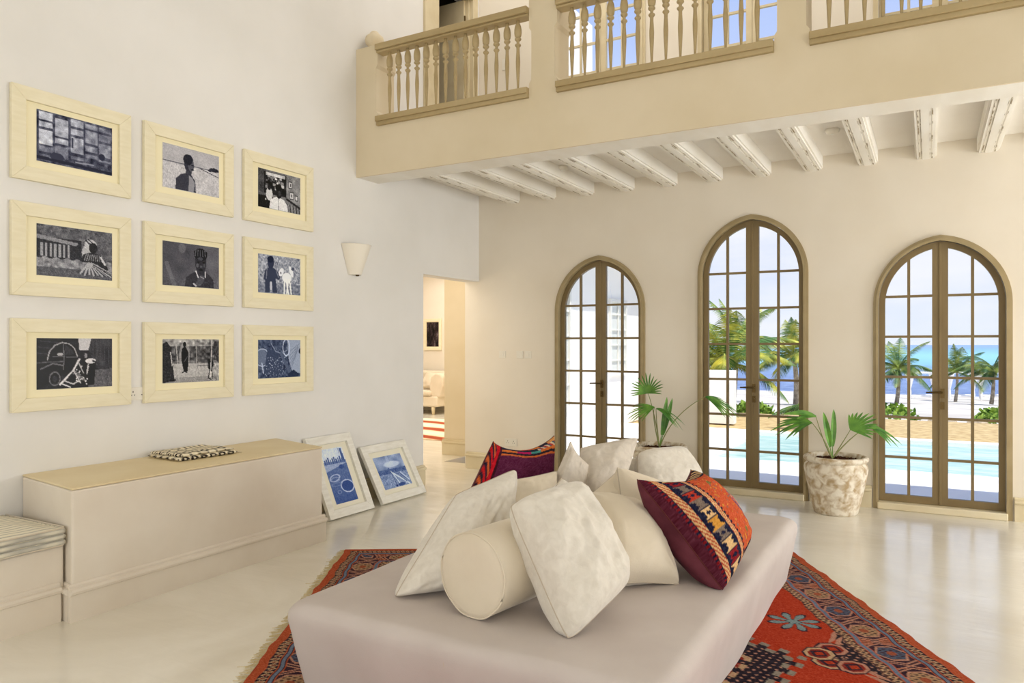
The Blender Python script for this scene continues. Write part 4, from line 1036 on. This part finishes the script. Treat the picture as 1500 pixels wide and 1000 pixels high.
# ------------------------------------------------------------------ oriental rug
def rug():
    A0 = Vector((-3.655, 4.019, 0)); e1 = Vector((.500,-.866,0)); e2 = Vector((.866,.500,0))
    Wd, Ln = 3.23, 3.7     # along e2, along e1
    r = tag(empty('oriental_rug', (A0+e1*Ln/2+e2*Wd/2)), 'red and navy patterned wool rug with a fringed edge under the daybed', 'rug')
    nu, nv = 590, 690
    U, V = np.meshgrid(np.linspace(0, Wd, nu), np.linspace(-.1, Ln, nv))   # U across, V towards the camera
    V0 = V+.1; L2 = Ln+.1
    du = np.minimum(U, Wd-U); dv = np.minimum(V0, L2-V0)
    dt = np.minimum(du, dv); d = dt/.56; along = np.where(du < dv, V0, U)
    H, Wn = d.shape; C = np.zeros((H, Wn, 3))
    red = np.array((186,62,34.)); dark = np.array((52,36,48.)); cream = np.array((204,168,128.)); blue = np.array((116,128,148.)); orange = np.array((200,94,58.)); pink = np.array((196,140,116.))
    C[:] = red
    def put(m, c): C[m] = c
    nse = rng.normal(0, 1, d.shape)
    put(d < .075, (190,88,54)); put((d >= .070) & (d < .078), dark)
    g = (d >= .078) & (d < .185); put(g, dark)
    gx = (along/.034); fx = gx % 1-.5; gy = (d-.13)/.05
    put(g & (np.hypot(fx*1.1, gy*.5) < .36), cream); put(g & (np.hypot(fx*1.1, gy*.5) < .2), (130,50,44))
    put(g & (abs(np.sin(gx*PI+gy*2.2)) < .22), cream); put(g & (abs(gy) > .92), orange)
    b = (d >= .185) & (d < .192) | (d >= .225) & (d < .232); put(b, dark)
    put((d >= .194) & (d < .222), blue)
    m_ = (d >= .232) & (d < .50); put(m_, (62,40,52))
    per = .285; fx = (along % per)/per-.5; gy = (d-.366)/.134
    alt = (np.floor(along/per) % 2).astype(bool)
    hexd = np.maximum(abs(fx)*3.4, abs(gy)*.9+abs(fx)*1.9)
    put(m_ & (hexd < 1.0), pink); put(m_ & (hexd < .86) & alt, (178,140,104)); put(m_ & (hexd < .86) & ~alt, (84,92,112))
    put(m_ & (hexd < .86) & (np.sin(fx*60)*np.sin(gy*9) > .35), (70,46,52)); put(m_ & (hexd < .3), (166,86,60))
    f2 = abs(abs(fx)-.5)
    for k_, off in ((1.0, 0.), (1., .07)):
        l1 = abs(f2*2.6-off*3-abs(gy)*.34)
        put(m_ & (hexd > 1.12) & (l1 < .05), pink)
    put(m_ & (hexd > 1.05) & (abs(gy) > .3) & (f2 < .12) & (abs(np.sin(f2*80)) < .35), (204,120,84))
    put(m_ & (abs(gy) > .94), orange)
    put((d >= .50) & (d < .507) | (d >= .54) & (d < .547), dark); put((d >= .507) & (d < .54), blue)
    g = (d >= .547) & (d < .655); put(g, (88,60,56)); gy = (d-.6)/.053; gx = along/.038; fx = gx % 1-.5
    put(g & (np.hypot(fx*1.1, gy*.6) < .38), cream); put(g & (np.hypot(fx*1.1, gy*.6) < .2), dark); put(g & (abs(np.sin(gx*PI-gy*2)) < .2), (206,150,110)); put(g & (abs(gy) > .93), orange)
    # field: serrated dark medallion and corner pieces with hooked motifs
    fld = d >= .655
    cu, cvv = Wd/2, L2/2
    px, py = abs(U-cu), abs(V0-cvv)
    ser = .035*np.sign(np.sin((px-py)*44))
    med = px/.93+py/1.25
    put(fld & (med+ser < 1.0), (44,36,46)); put(fld & (abs(med+ser-1.0) < .022), (150,140,124))
    put(fld & (med+ser < .72), (150,46,40)); put(fld & (abs(med+ser-.72) < .02), cream)
    cor = (Wd/2-.365-px)-(.42*(cvv-.30-py))*0-.42*np.clip(cvv-py-1.60, -1, 1)*1.0
    cor2 = (cvv-.365-py)
    z1 = fld & (cor+ser*.5 < 0) & (cvv-py > 1.55)
    z2 = fld & (cor2+ser*.5 < .0)
    put(z1, (46,38,46)); put(fld & (abs(cor+ser*.5) < .014) & (cvv-py > 1.55), pink)
    rs = (np.sin(U*120)*np.sin(V0*120) > .62) & (z1 | (fld & (med+ser < .96))); put(rs, pink)
    def motif(u0, v0, sc, col, col2):
        a_, b_ = (U-u0)/sc, (V0-v0)/sc
        q1 = np.maximum(abs(a_), abs(b_)); 
        put(fld & (q1 < 1.0) & (abs(a_)+abs(b_) < 1.35), dark); put(fld & (q1 < .86) & (abs(a_)+abs(b_) < 1.2), col); put(fld & (q1 < .62) & (abs(a_)+abs(b_) < .9), (150,50,40)); put(fld & (q1 < .42), col2); put(fld & (q1 < .24), red)
    def star(u0, v0, sc, col):
        a_, b_ = (U-u0)/sc, (V0-v0)/sc; rr = np.hypot(a_, b_); th = np.arctan2(b_, a_)
        put(fld & (rr < 1+.25*np.cos(th*8)) & (rr < 1.2) & ((abs(np.cos(th*4)) > .5) | (rr < .35)), dark)
        put(fld & (rr < .86+.22*np.cos(th*8)) & ((abs(np.cos(th*4)) > .62) | (rr < .25)), col)
    for su in (0, 1):
        for sv in (0, 1):
            X_ = lambda u: u if su == 0 else Wd-u
            Y_ = lambda v: v if sv == 0 else L2-v
            star(X_(Wd-2.712), Y_(1.438), .12, (132,152,152)); star(X_(1.1), Y_(.62), .11, (132,152,152))
            motif(X_(Wd-2.762), Y_(1.80), .078, pink, dark); motif(X_(Wd-2.675), Y_(1.95), .078, cream, dark)
            for k in range(6): motif(X_(.60+.02*k), Y_(.62+.13*k), .035, (150,140,124), dark)
            for k in range(5): motif(X_(.80+.09*k), Y_(1.36-.1*k), .030, (150,140,124), dark)
            for k in range(3): motif(X_(1.35+.13*k), Y_(.55), .05, pink, dark)
    C = C*.88; C += (nse*9)[..., None]; C += (np.sin(V*700)*3)[..., None]
    z = .011+.0015*np.sin(V*9)*np.cos(U*7)
    edge = .006*np.sin(V*14)+.004*np.sin(V*37+1)
    X = A0.x+e1.x*V+e2.x*(U+edge); Y = A0.y+e1.y*V+e2.y*(U+edge)
    off = r.location
    vs = np.stack([X.ravel()-off.x, Y.ravel()-off.y, z.ravel()], 1)
    i = np.arange(H*Wn).reshape(H, Wn)
    fs = np.stack([i[:-1,:-1], i[1:,:-1], i[1:,1:], i[:-1,1:]], -1).reshape(-1, 4)
    me = bpy.data.meshes.new('pile'); me.from_pydata(vs.tolist(), [], fs.tolist()); me.update()
    o = bpy.data.objects.new('pile', me); COL.objects.link(o); me.materials.append(M['woven']); o.parent = r; pattern(o, C.reshape(-1, 3))
    q = MB(); cn = [A0-e1*.1, A0+e1*Ln, A0+e1*Ln+e2*Wd, A0-e1*.1+e2*Wd]
    q.prism([(p.x+0*.1, p.y) for p in cn], .001, .008); q.build('backing', mat('rug_backing', (150,64,44), .95, .05), r)
    q = MB()
    for k in range(620):
        v = -.1+(Ln+.1)*k/620+rng.normal(0,.002); p = A0+e1*v; l = rng.uniform(.03,.06)*(1.7 if rng.random() < .05 else 1); s_ = rng.normal(0,.018)
        q.tube([p+Vector((0,0,.007)), p-e2*l*.5+e1*s_*.5+Vector((0,0,.005)), p-e2*l+e1*s_+Vector((0,0,.002))], .0016, 3, cap=False)
    fr = q.build('fringe', mat('rug_fringe', (206,188,146), .95, .05), r); fr['kind'] = 'stuff'
rug()

# ------------------------------------------------------------------ potted fan palms
RT = Vector((.871,.4916,0)); FW = Vector((-.4916,.871,0)); UPV = Vector((0,0,1))
def pot(loc, label, r0=.5):
    r = tag(empty('potted_palm', loc), label, 'potted plant')
    prof = [(0,.0),(.175,.0),(.185,.012),(.205,.10),(.232,.22),(.256,.33),(.266,.40),(.260,.430),(.242,.450),(.240,.456),(.258,.464),(.270,.478),(.270,.496),(.258,.510),(.238,.510),(.228,.498),(.222,.47),(.215,.42)]
    q = MB(); q.lathe(prof, loc, 56)
    q.v = [(x+.003*noise.noise(Vector((x*9,y*9,z*9))), y+.003*noise.noise(Vector((y*9,x*9,z*9))), z) for x, y, z in q.v]
    q.build('clay_pot', M['clay'], r, smooth=True)
    q = MB(); rings = [(0,.472)]+[(.222*k/8,.47) for k in range(1,9)]
    q.lathe(rings[1:], loc, 40); b = len(q.v); q.v = [(x,y,z+.010*noise.noise(Vector((x*40,y*40,0)))) for x,y,z in q.v]
    q.lathe([(0,.472),(.222/8,.47)], loc, 12)
    for k in range(130):
        a = rng.uniform(0,2*PI); rr = .205*math.sqrt(rng.random()); s_ = rng.uniform(.005,.012)
        c = (loc[0]+rr*math.cos(a), loc[1]+rr*math.sin(a), .475); q.lathe([(0,-s_),(s_,0),(0,s_)], c, 5)
    q.build('soil', M['soil'], r)
    return r
def blade(q, p0, d, L, w, nrm, droop, n=7, fold=.25):
    """narrow pleated leaf segment"""
    d = d.normalized(); side = d.cross(nrm).normalized(); vs = []; c = Vector(p0)
    for i in range(n+1):
        t = i/n; ww = w*(math.sin(PI*min(1, t*.86+.10))**.8)*(1-.0*t) if t < 1 else .0
        p = Vector(p0)+d*L*t-UPV*droop*t*t*L
        vs += [p-side*ww+nrm*ww*fold, p, p+side*ww+nrm*ww*fold]
    fs = []
    for i in range(n):
        a = 3*i; fs += [(a,a+1,a+4,a+3),(a+1,a+2,a+5,a+4)]
    q.add(vs, fs)
def frond(parent, base, ctrl, hub, main, nrm, spread, count, L, w, droop, join=.3, lens=None):
    """arched stalk ending in a fan of segments"""
    st = []
    b, c, h = Vector(base), Vector(ctrl), Vector(hub)
    for k in range(15):
        t = k/14; st.append(b*(1-t)**2+c*2*t*(1-t)+h*t*t)
    q = MB(); q.tube(st, [.0065-.0035*k/14 for k in range(15)], 7); s_ = q.build('stalk', M['stem'], parent, smooth=True)
    q = MB(); main = Vector(main).normalized(); nrm = Vector(nrm).normalized()
    for k in range(count):
        a = -spread/2+spread*k/(count-1); R = Matrix.Rotation(a, 3, nrm); d = R @ main
        f = 1-.35*abs(a)/(spread/2+.01)
        blade(q, h, d, L*f*(.92+.16*rng.random()), w, nrm, droop*(.8+.4*rng.random()))
    q.build('leaf_fan', M['leaf'], s_)
def spear(parent, base, tip, w):
    q = MB(); b, t = Vector(base), Vector(tip); d = t-b
    q.tube([b, b+d*.35], [.005,.003], 6)
    blade(q, b+d*.25, d, d.length*.75, w, FW*-1, 0, n=10, fold=.5)
    q.build('young_leaf', M['leaf'], parent)
def V3(c, r_, u, f=0): return Vector(c)+RT*r_+UPV*u+FW*f
P2 = (-.735, 7.20, 0)
pt = pot(P2, 'weathered clay pot with a fan palm between the second and third terrace doors')
b = V3(P2, -.03, .48)
S1 = .0062
def off(px, py, base=(1213,668)): return ((px-base[0])*S1, (base[1]-py)*S1)
def fp(P, px, py, f=0, base=(1213,668)):
    a, u = off(px, py, base); return V3(P, a-.03, .49+u, f)
frond(pt, b, fp(P2,1203,640), fp(P2,1184,618), RT*-1+UPV*.16, (0,-.62,.78), 1.25, 9, .38, .015, .34)
frond(pt, b, fp(P2,1200,646), fp(P2,1187,608,-.04), RT*-1+UPV*.30, (0,-.8,.55), .4, 3, .30, .020, .22)
frond(pt, b, fp(P2,1226,650), fp(P2,1237,627,-.03), RT*.8+UPV*.5, (.1,-.85,.5), 1.9, 12, .29, .0125, .12)
frond(pt, b, fp(P2,1236,640), fp(P2,1265,622), RT*1+UPV*-.18, (.2,-.7,.68), .75, 7, .30, .016, .42)
spear(pt, b, fp(P2,1200,602), .028); spear(pt, b, fp(P2,1217,598,.03), .026)
P1 = (-2.34, 7.13, 0)
pt = pot(P1, 'clay potted fan palm behind the cushions, between the first and second terrace doors')
B1 = (967,657)
def f1(px, py, f=0): 
    return V3(P1, (px-967)*.0067, .49+(657-py)*.0067, f)
b = V3(P1, 0, .48)
frond(pt, b, f1(962,615), f1(950,578), RT*-.1+UPV*1, (.1,-.9,.4), 3.4, 17, .26, .0085, .18)
frond(pt, b, f1(955,612), f1(958,598,-.05), RT*-.9+UPV*-.1, (0,-.75,.66), 1.3, 9, .30, .009, .30)
frond(pt, b, f1(962,620), f1(960,600,-.06), RT*1+UPV*-.05, (0,-.6,.8), 1.0, 9, .28, .011, .60)
frond(pt, b, f1(985,608), f1(1034,583,-.02), RT*1+UPV*-.15, (0,-.65,.75), 1.2, 12, .36, .011, .38)
spear(pt, b, f1(978,583), .024); spear(pt, b, f1(987,585,.03), .024)

# ------------------------------------------------------------------ far room seen through the opening
r = tag(empty('armchair_sofa', (-9.6, 13.3, 0)), 'cream sofa with a rounded arm in the sunny room beyond the opening', 'sofa')
q = MB(); q.box((-11.2,12.95,.17), (-9.15,13.75,.40)); q.build('base', M['cream_fabric'], r, bevel=.04, seg=3)
q = MB(); q.box((-11.1,12.92,.40), (-9.3,13.6,.52)); q.build('seat_pad', M['cream_fabric'], r, bevel=.05, seg=3)
q = MB(); q.elev([(-9.36,.38),(-9.10,.38),(-9.02,.62),(-9.02,.80),(-9.08,.88),(-9.2,.90),(-9.33,.84),(-9.38,.6)], 12.98, 13.75); q.build('armrest', M['cream_fabric'], r, bevel=.04, seg=3)
q = MB(); q.box((-11.2,13.55,.38), (-9.1,13.8,.92)); q.build('backrest', M['cream_fabric'], r, bevel=.06, seg=3)
for x in (-11.05, -9.28):
    for y in (13.0, 13.65):
        q = MB(); q.lathe([(0,0),(.025,0),(.045,.17),(0,.172)], (x,y,0), 12); q.build('leg', M['cream_wood'], r, smooth=True)
CU['sofa'] = ((-9.75,13.42,.90),(-9.42,13.36,.88),(-9.40,13.22,.54),(-9.78,13.26,.54),.09)
_bh = BH; BH = .52
cushion('sofa', 'throw_cushion', 'cream scatter cushion on the sofa in the far room', M['cream_fabric'], n=24, seed=20)
BH = _bh
o = box_obj('striped_rug', (-10.4,9.35,.0), (-6.0,12.3,.014), M['stripe'], bevel=.004, origin=(-8.2,10.8,0)); o.rotation_euler = (0,0,math.radians(8))
tag(o, 'rust and cream striped rug on the floor of the far room', 'rug')
r = tag(empty('picture_frame', (-9.93, 13.899, 1.74)), 'small dark print in a cream frame above the sofa in the far room', 'picture frame')
mo = frame_parts(r, .50, .72, .07, .34, .56, M['frame_wood'], M['mount'])
print_mesh(p_abstract(), .34, .56, mo, y=-.0115)

# ------------------------------------------------------------------ terrace, pool, lawn, beach and sea
q = MB(); Z = -.12
for a, b in [((-5.5,7.85),(30,10.68)), ((-5.5,10.68),(-2.75,14.1)), ((-5.5,14.1),(30,14.42)), ((22,10.68),(30,14.1))]:
    q.box((a[0],a[1],Z-.2), (b[0],b[1],Z+.02))
struct(q.build('terrace', M['deck']))
tag(box_obj('pool_water', (-2.75,10.68,-.30), (22,14.1,-.16), M['pool'], origin=(9,12.4,-.30)), 'pale turquoise swimming pool beyond the terrace doors', 'pool')
struct(box_obj('lawn', (-30,14.42,-.4), (60,18.2,-.13), M['grass_dry']))
struct(box_obj('lawn', (-30,16,-.4), (-5.5,18.2,-.13), M['grass_dry']))
prof_ = [(18.2,-.22),(25.4,-.51),(38,-1.27),(52,-2.03),(69,-2.87),(95,-4.1)]
q = MB(); q.add([v for y, z in prof_ for v in ((-250,y,z),(300,y,z))], [(2*i,2*i+1,2*i+3,2*i+2) for i in range(5)])
struct(q.build('beach', M['sand']))
q = MB(); q.add([(-30000,80,-4.0),(30000,80,-4.0),(30000,60000,-4.0),(-30000,60000,-4.0)], [(0,1,2,3)])
struct(q.build('sea', M['sea']))
# neighbouring wing of the house and garden walls
struct(box_obj('wall_wing_upper', (-12,7.9,3.5), (-5.5,12.8,7.47), M['render_white']))
q = MB(); q.add([(-12,7.9,7.47),(-5.5,7.9,7.47),(-5.5,12.8,7.47),(-12,12.8,7.47),(-8.7,7.9,9),(-8.7,12.8,9)], [(0,1,4),(3,5,2),(1,2,5,4),(0,4,5,3)])
struct(q.build('roof_wing', M['render_white']))
q = MB(); q.box((-5.5,8.62,-.1), (-5.42,15.9,3.5)); q.box((-5.6,15.9,-.1), (-5.1,17.6,3.3)); q.box((-12,16,-.1), (-5.5,17.6,3.3))
struct(q.build('wall_exterior', M['render_white']))
q = MB(); q.box((-5.1,15.2,-.1), (-3.45,15.45,.98))
struct(q.build('wall_garden', M['render_white']))
def shutter(y0, y1, z0, z1, x, k):
    r = struct(empty('window_%d' % k, (x, (y0+y1)/2, z0)))
    q = MB(); q.box((x,y0,z0), (x+.05,y0+.06,z1)); q.box((x,y1-.06,z0), (x+.05,y1,z1)); q.box((x,y0+.06,z1-.06), (x+.05,y1-.06,z1)); q.box((x,y0+.06,z0), (x+.05,y1-.06,z0+.06))
    n = 5
    for i in range(1, n): q.box((x+.009,y0+.06,z0+(z1-z0)*i/n-.015), (x+.035,y1-.06,z0+(z1-z0)*i/n+.015))
    q.box((x+.012,(y0+y1)/2-.02,z0+.06), (x+.039,(y0+y1)/2+.02,z1-.06)); struct(q.build('window_frame', M['pale_grey'], r))
    struct(box_obj('glass_pane', (x+.002,y0+.06,z0+.06), (x+.008,y1-.06,z1-.06), mat('shade_pane_%d' % k, (214,216,210), .3, .2), r))
shutter(8.9, 9.7, .4, 2.5, -5.42, 11); shutter(10.6, 11.6, .4, 2.5, -5.42, 12); shutter(13.4, 14.3, .9, 2.4, -5.42, 13)

def bush(loc, rx, ry, rz, label, n=420):
    q = MB()
    for k in range(n):
        a = rng.uniform(0,2*PI); b_ = math.acos(rng.uniform(0,1)); rr = rng.uniform(.75,1.02)
        p = Vector((rx*math.sin(b_)*math.cos(a)*rr, ry*math.sin(b_)*math.sin(a)*rr, rz*math.cos(b_)*rr))+Vector(loc)
        d = Vector(rng.normal(0,1,3)).normalized(); d.z = abs(d.z); s_ = d.cross(Vector(rng.normal(0,1,3))).normalized(); L = rng.uniform(.07,.15)
        q.add([p-s_*L*.3, p+d*L*.6-s_*L*.35, p+d*L, p+d*L*.6+s_*L*.35, p+s_*L*.3], [(0,1,2,3,4)])
    o = q.build('beach_shrub', M['bush'], origin=loc); tag(o, label, 'shrub', 'green shrubs along the sand')
bush((-.95,19.6,-.25), .75, .4, .34, 'wide yellow-green shrub seen through the left leaf of the third door')
bush((-2.5,20.4,-.25), .6, .4, .26, 'darker low shrub at the left edge of the third door')
bush((1.35,19.7,-.25), .5, .35, .34, 'round green shrub seen through the right leaf of the third door')
bush((-3.9,19.3,-.25), .5, .3, .3, 'small shrub on the sand seen through the second door')
q = MB()
for k in range(46):
    x = -3.2+rng.uniform(0,10); c = (x, 18.35+rng.uniform(-.1,.25), -.2); s_ = rng.uniform(.06,.17)
    q.lathe([(0,-s_),(s_*.8,-s_*.5),(s_,0),(s_*.7,s_*.6),(0,s_*.8)], c, 7)
o = q.build('edging_stones', M['stone'], origin=(0,18.4,-.3)); tag(o, 'row of rough pale stones between the lawn and the sand', 'stones'); o['kind'] = 'stuff'

def coconut(loc, h, fl, nf, label, seed, m='palm_leaf', lean=(.1,.1), r0=.09, a0=None, a1=None):
    R_ = random.Random(seed); loc = Vector(loc)
    r = tag(empty('coconut_palm', loc), label, 'palm tree', 'palms between the lawn and the sea')
    top = loc+Vector((lean[0], lean[1], h))
    q = MB(); pts = [loc*(1-t)+top*t+Vector((math.sin(t*3)*.05, 0, 0)) for t in [k/12 for k in range(13)]]
    q.tube(pts, [r0*(1.25-.45*k/12)*(1+.06*(k%2)) for k in range(13)], 10); q.build('trunk', M['trunk'], r, smooth=True)
    q = MB()
    for k in range(nf):
        az = 2*PI*k/nf+R_.uniform(-.25,.25); el = R_.uniform(-.05, 1.4); L = fl*R_.uniform(.8,1.1)
        d = Vector((math.cos(az)*math.cos(el), math.sin(az)*math.cos(el), math.sin(el))); p = top.copy(); ns = 13; pts = [p.copy()]; ds = [d.copy()]
        for i in range(ns):
            d = (d-UPV*(.085+.03*R_.random())).normalized(); p = p+d*L/ns; pts.append(p.copy()); ds.append(d.copy())
        q.tube(pts, [.022*fl/1.5*(1-.85*i/ns) for i in range(ns+1)], 4, cap=False)
        for i in range(4, ns*5+1):
            t = i/(ns*5); j = min(ns-1, int(t*ns)); f = t*ns-j; pp = pts[j]*(1-f)+pts[j+1]*f; dd = ds[j]
            sd = dd.cross(UPV); sd = sd.normalized() if sd.length > .05 else Vector((1,0,0)); ll = L*.25*math.sin(PI*min(.97,t*.85+.13))
            for s_ in (-1, 1):
                e = (sd*s_*.85+dd*.65-UPV*(.35+.2*R_.random())).normalized(); w_ = dd*.0062*fl
                q.add([pp-w_, pp+w_, pp+e*ll*.6+w_*.7-UPV*.02, pp+e*ll-UPV*ll*.25, pp+e*ll*.6-w_*.7-UPV*.02], [(0,1,2,3,4)])
    q.build('fronds', M[m], r)
coconut((-1.57,45.03,-1.71), 1.95, 2.1, 18, 'short coconut palm at the left side of the third door view', 1)
coconut((3.04,49.94,-1.87), 2.0, 2.3, 18, 'coconut palm at the right side of the third door view', 2)
coconut((1.5,58.2,-2.35), 2.0, 2.5, 14, 'farther palm behind the middle of the third door', 3)
coconut((-4.35,17.6,-.15), 1.2, 1.9, 17, 'big yellow-green palm near the low white wall, behind the second door', 4, 'palm_leaf_sun', lean=(.15,.1))
coconut((-4.4,29.65,-.75), 1.75, 2.0, 18, 'palm at the right of the second door view', 5, 'palm_leaf_sun', lean=(-.1,.1))
coconut((-7.5,33,-.95), 2.6, 2.6, 16, 'tall palm behind the big one, seen over the low white wall', 6)
coconut((-1.72,15.3,-.13), .35, 1.25, 9, 'young palm on the lawn edge hanging fronds over the dry grass', 7, r0=.05)
def cabana(x, y, z, label):
    r = tag(empty('beach_cabana', (x, y, z)), label, 'cabana', 'white curtained day beds on the beach')
    for dx in (0, 1.6):
        for dy in (0, 1.6):
            q = MB(); q.tube([(x+dx,y+dy,z),(x+dx,y+dy,z+2.15)], .04, 8); q.build('post', M['render_white'], r)
            q = MB(); prof = [(.05,.1),(.10,.5),(.06,.85),(.07,.9),(.20,1.5),(.34,2.1)]; q.lathe(prof, (x+dx,y+dy,z), 12)
            q.v = [(a+.03*math.sin(6*math.atan2(b_-y-dy, a-x-dx)), b_, c) for a, b_, c in q.v]; q.build('tied_curtain', M['curtain'], r, smooth=True)
    q = MB(); q.box((x-.1,y-.1,z+2.1), (x+1.7,y+1.7,z+2.2)); q.build('canopy', M['curtain'], r, bevel=.02)
    q = MB(); q.box((x+.1,y+.1,z+.25), (x+1.5,y+1.5,z+.42)); q.build('mattress', M['curtain'], r, bevel=.05)
for i, (x, y) in enumerate([(-.55,66.3),(2.15,67.9),(4.3,69.1)]):
    cabana(x-.8, y-.8, -2.82, 'curtained white day bed on the beach, '+['leftmost of three seen through the third door','middle of three seen through the third door','rightmost of three seen through the third door'][i])
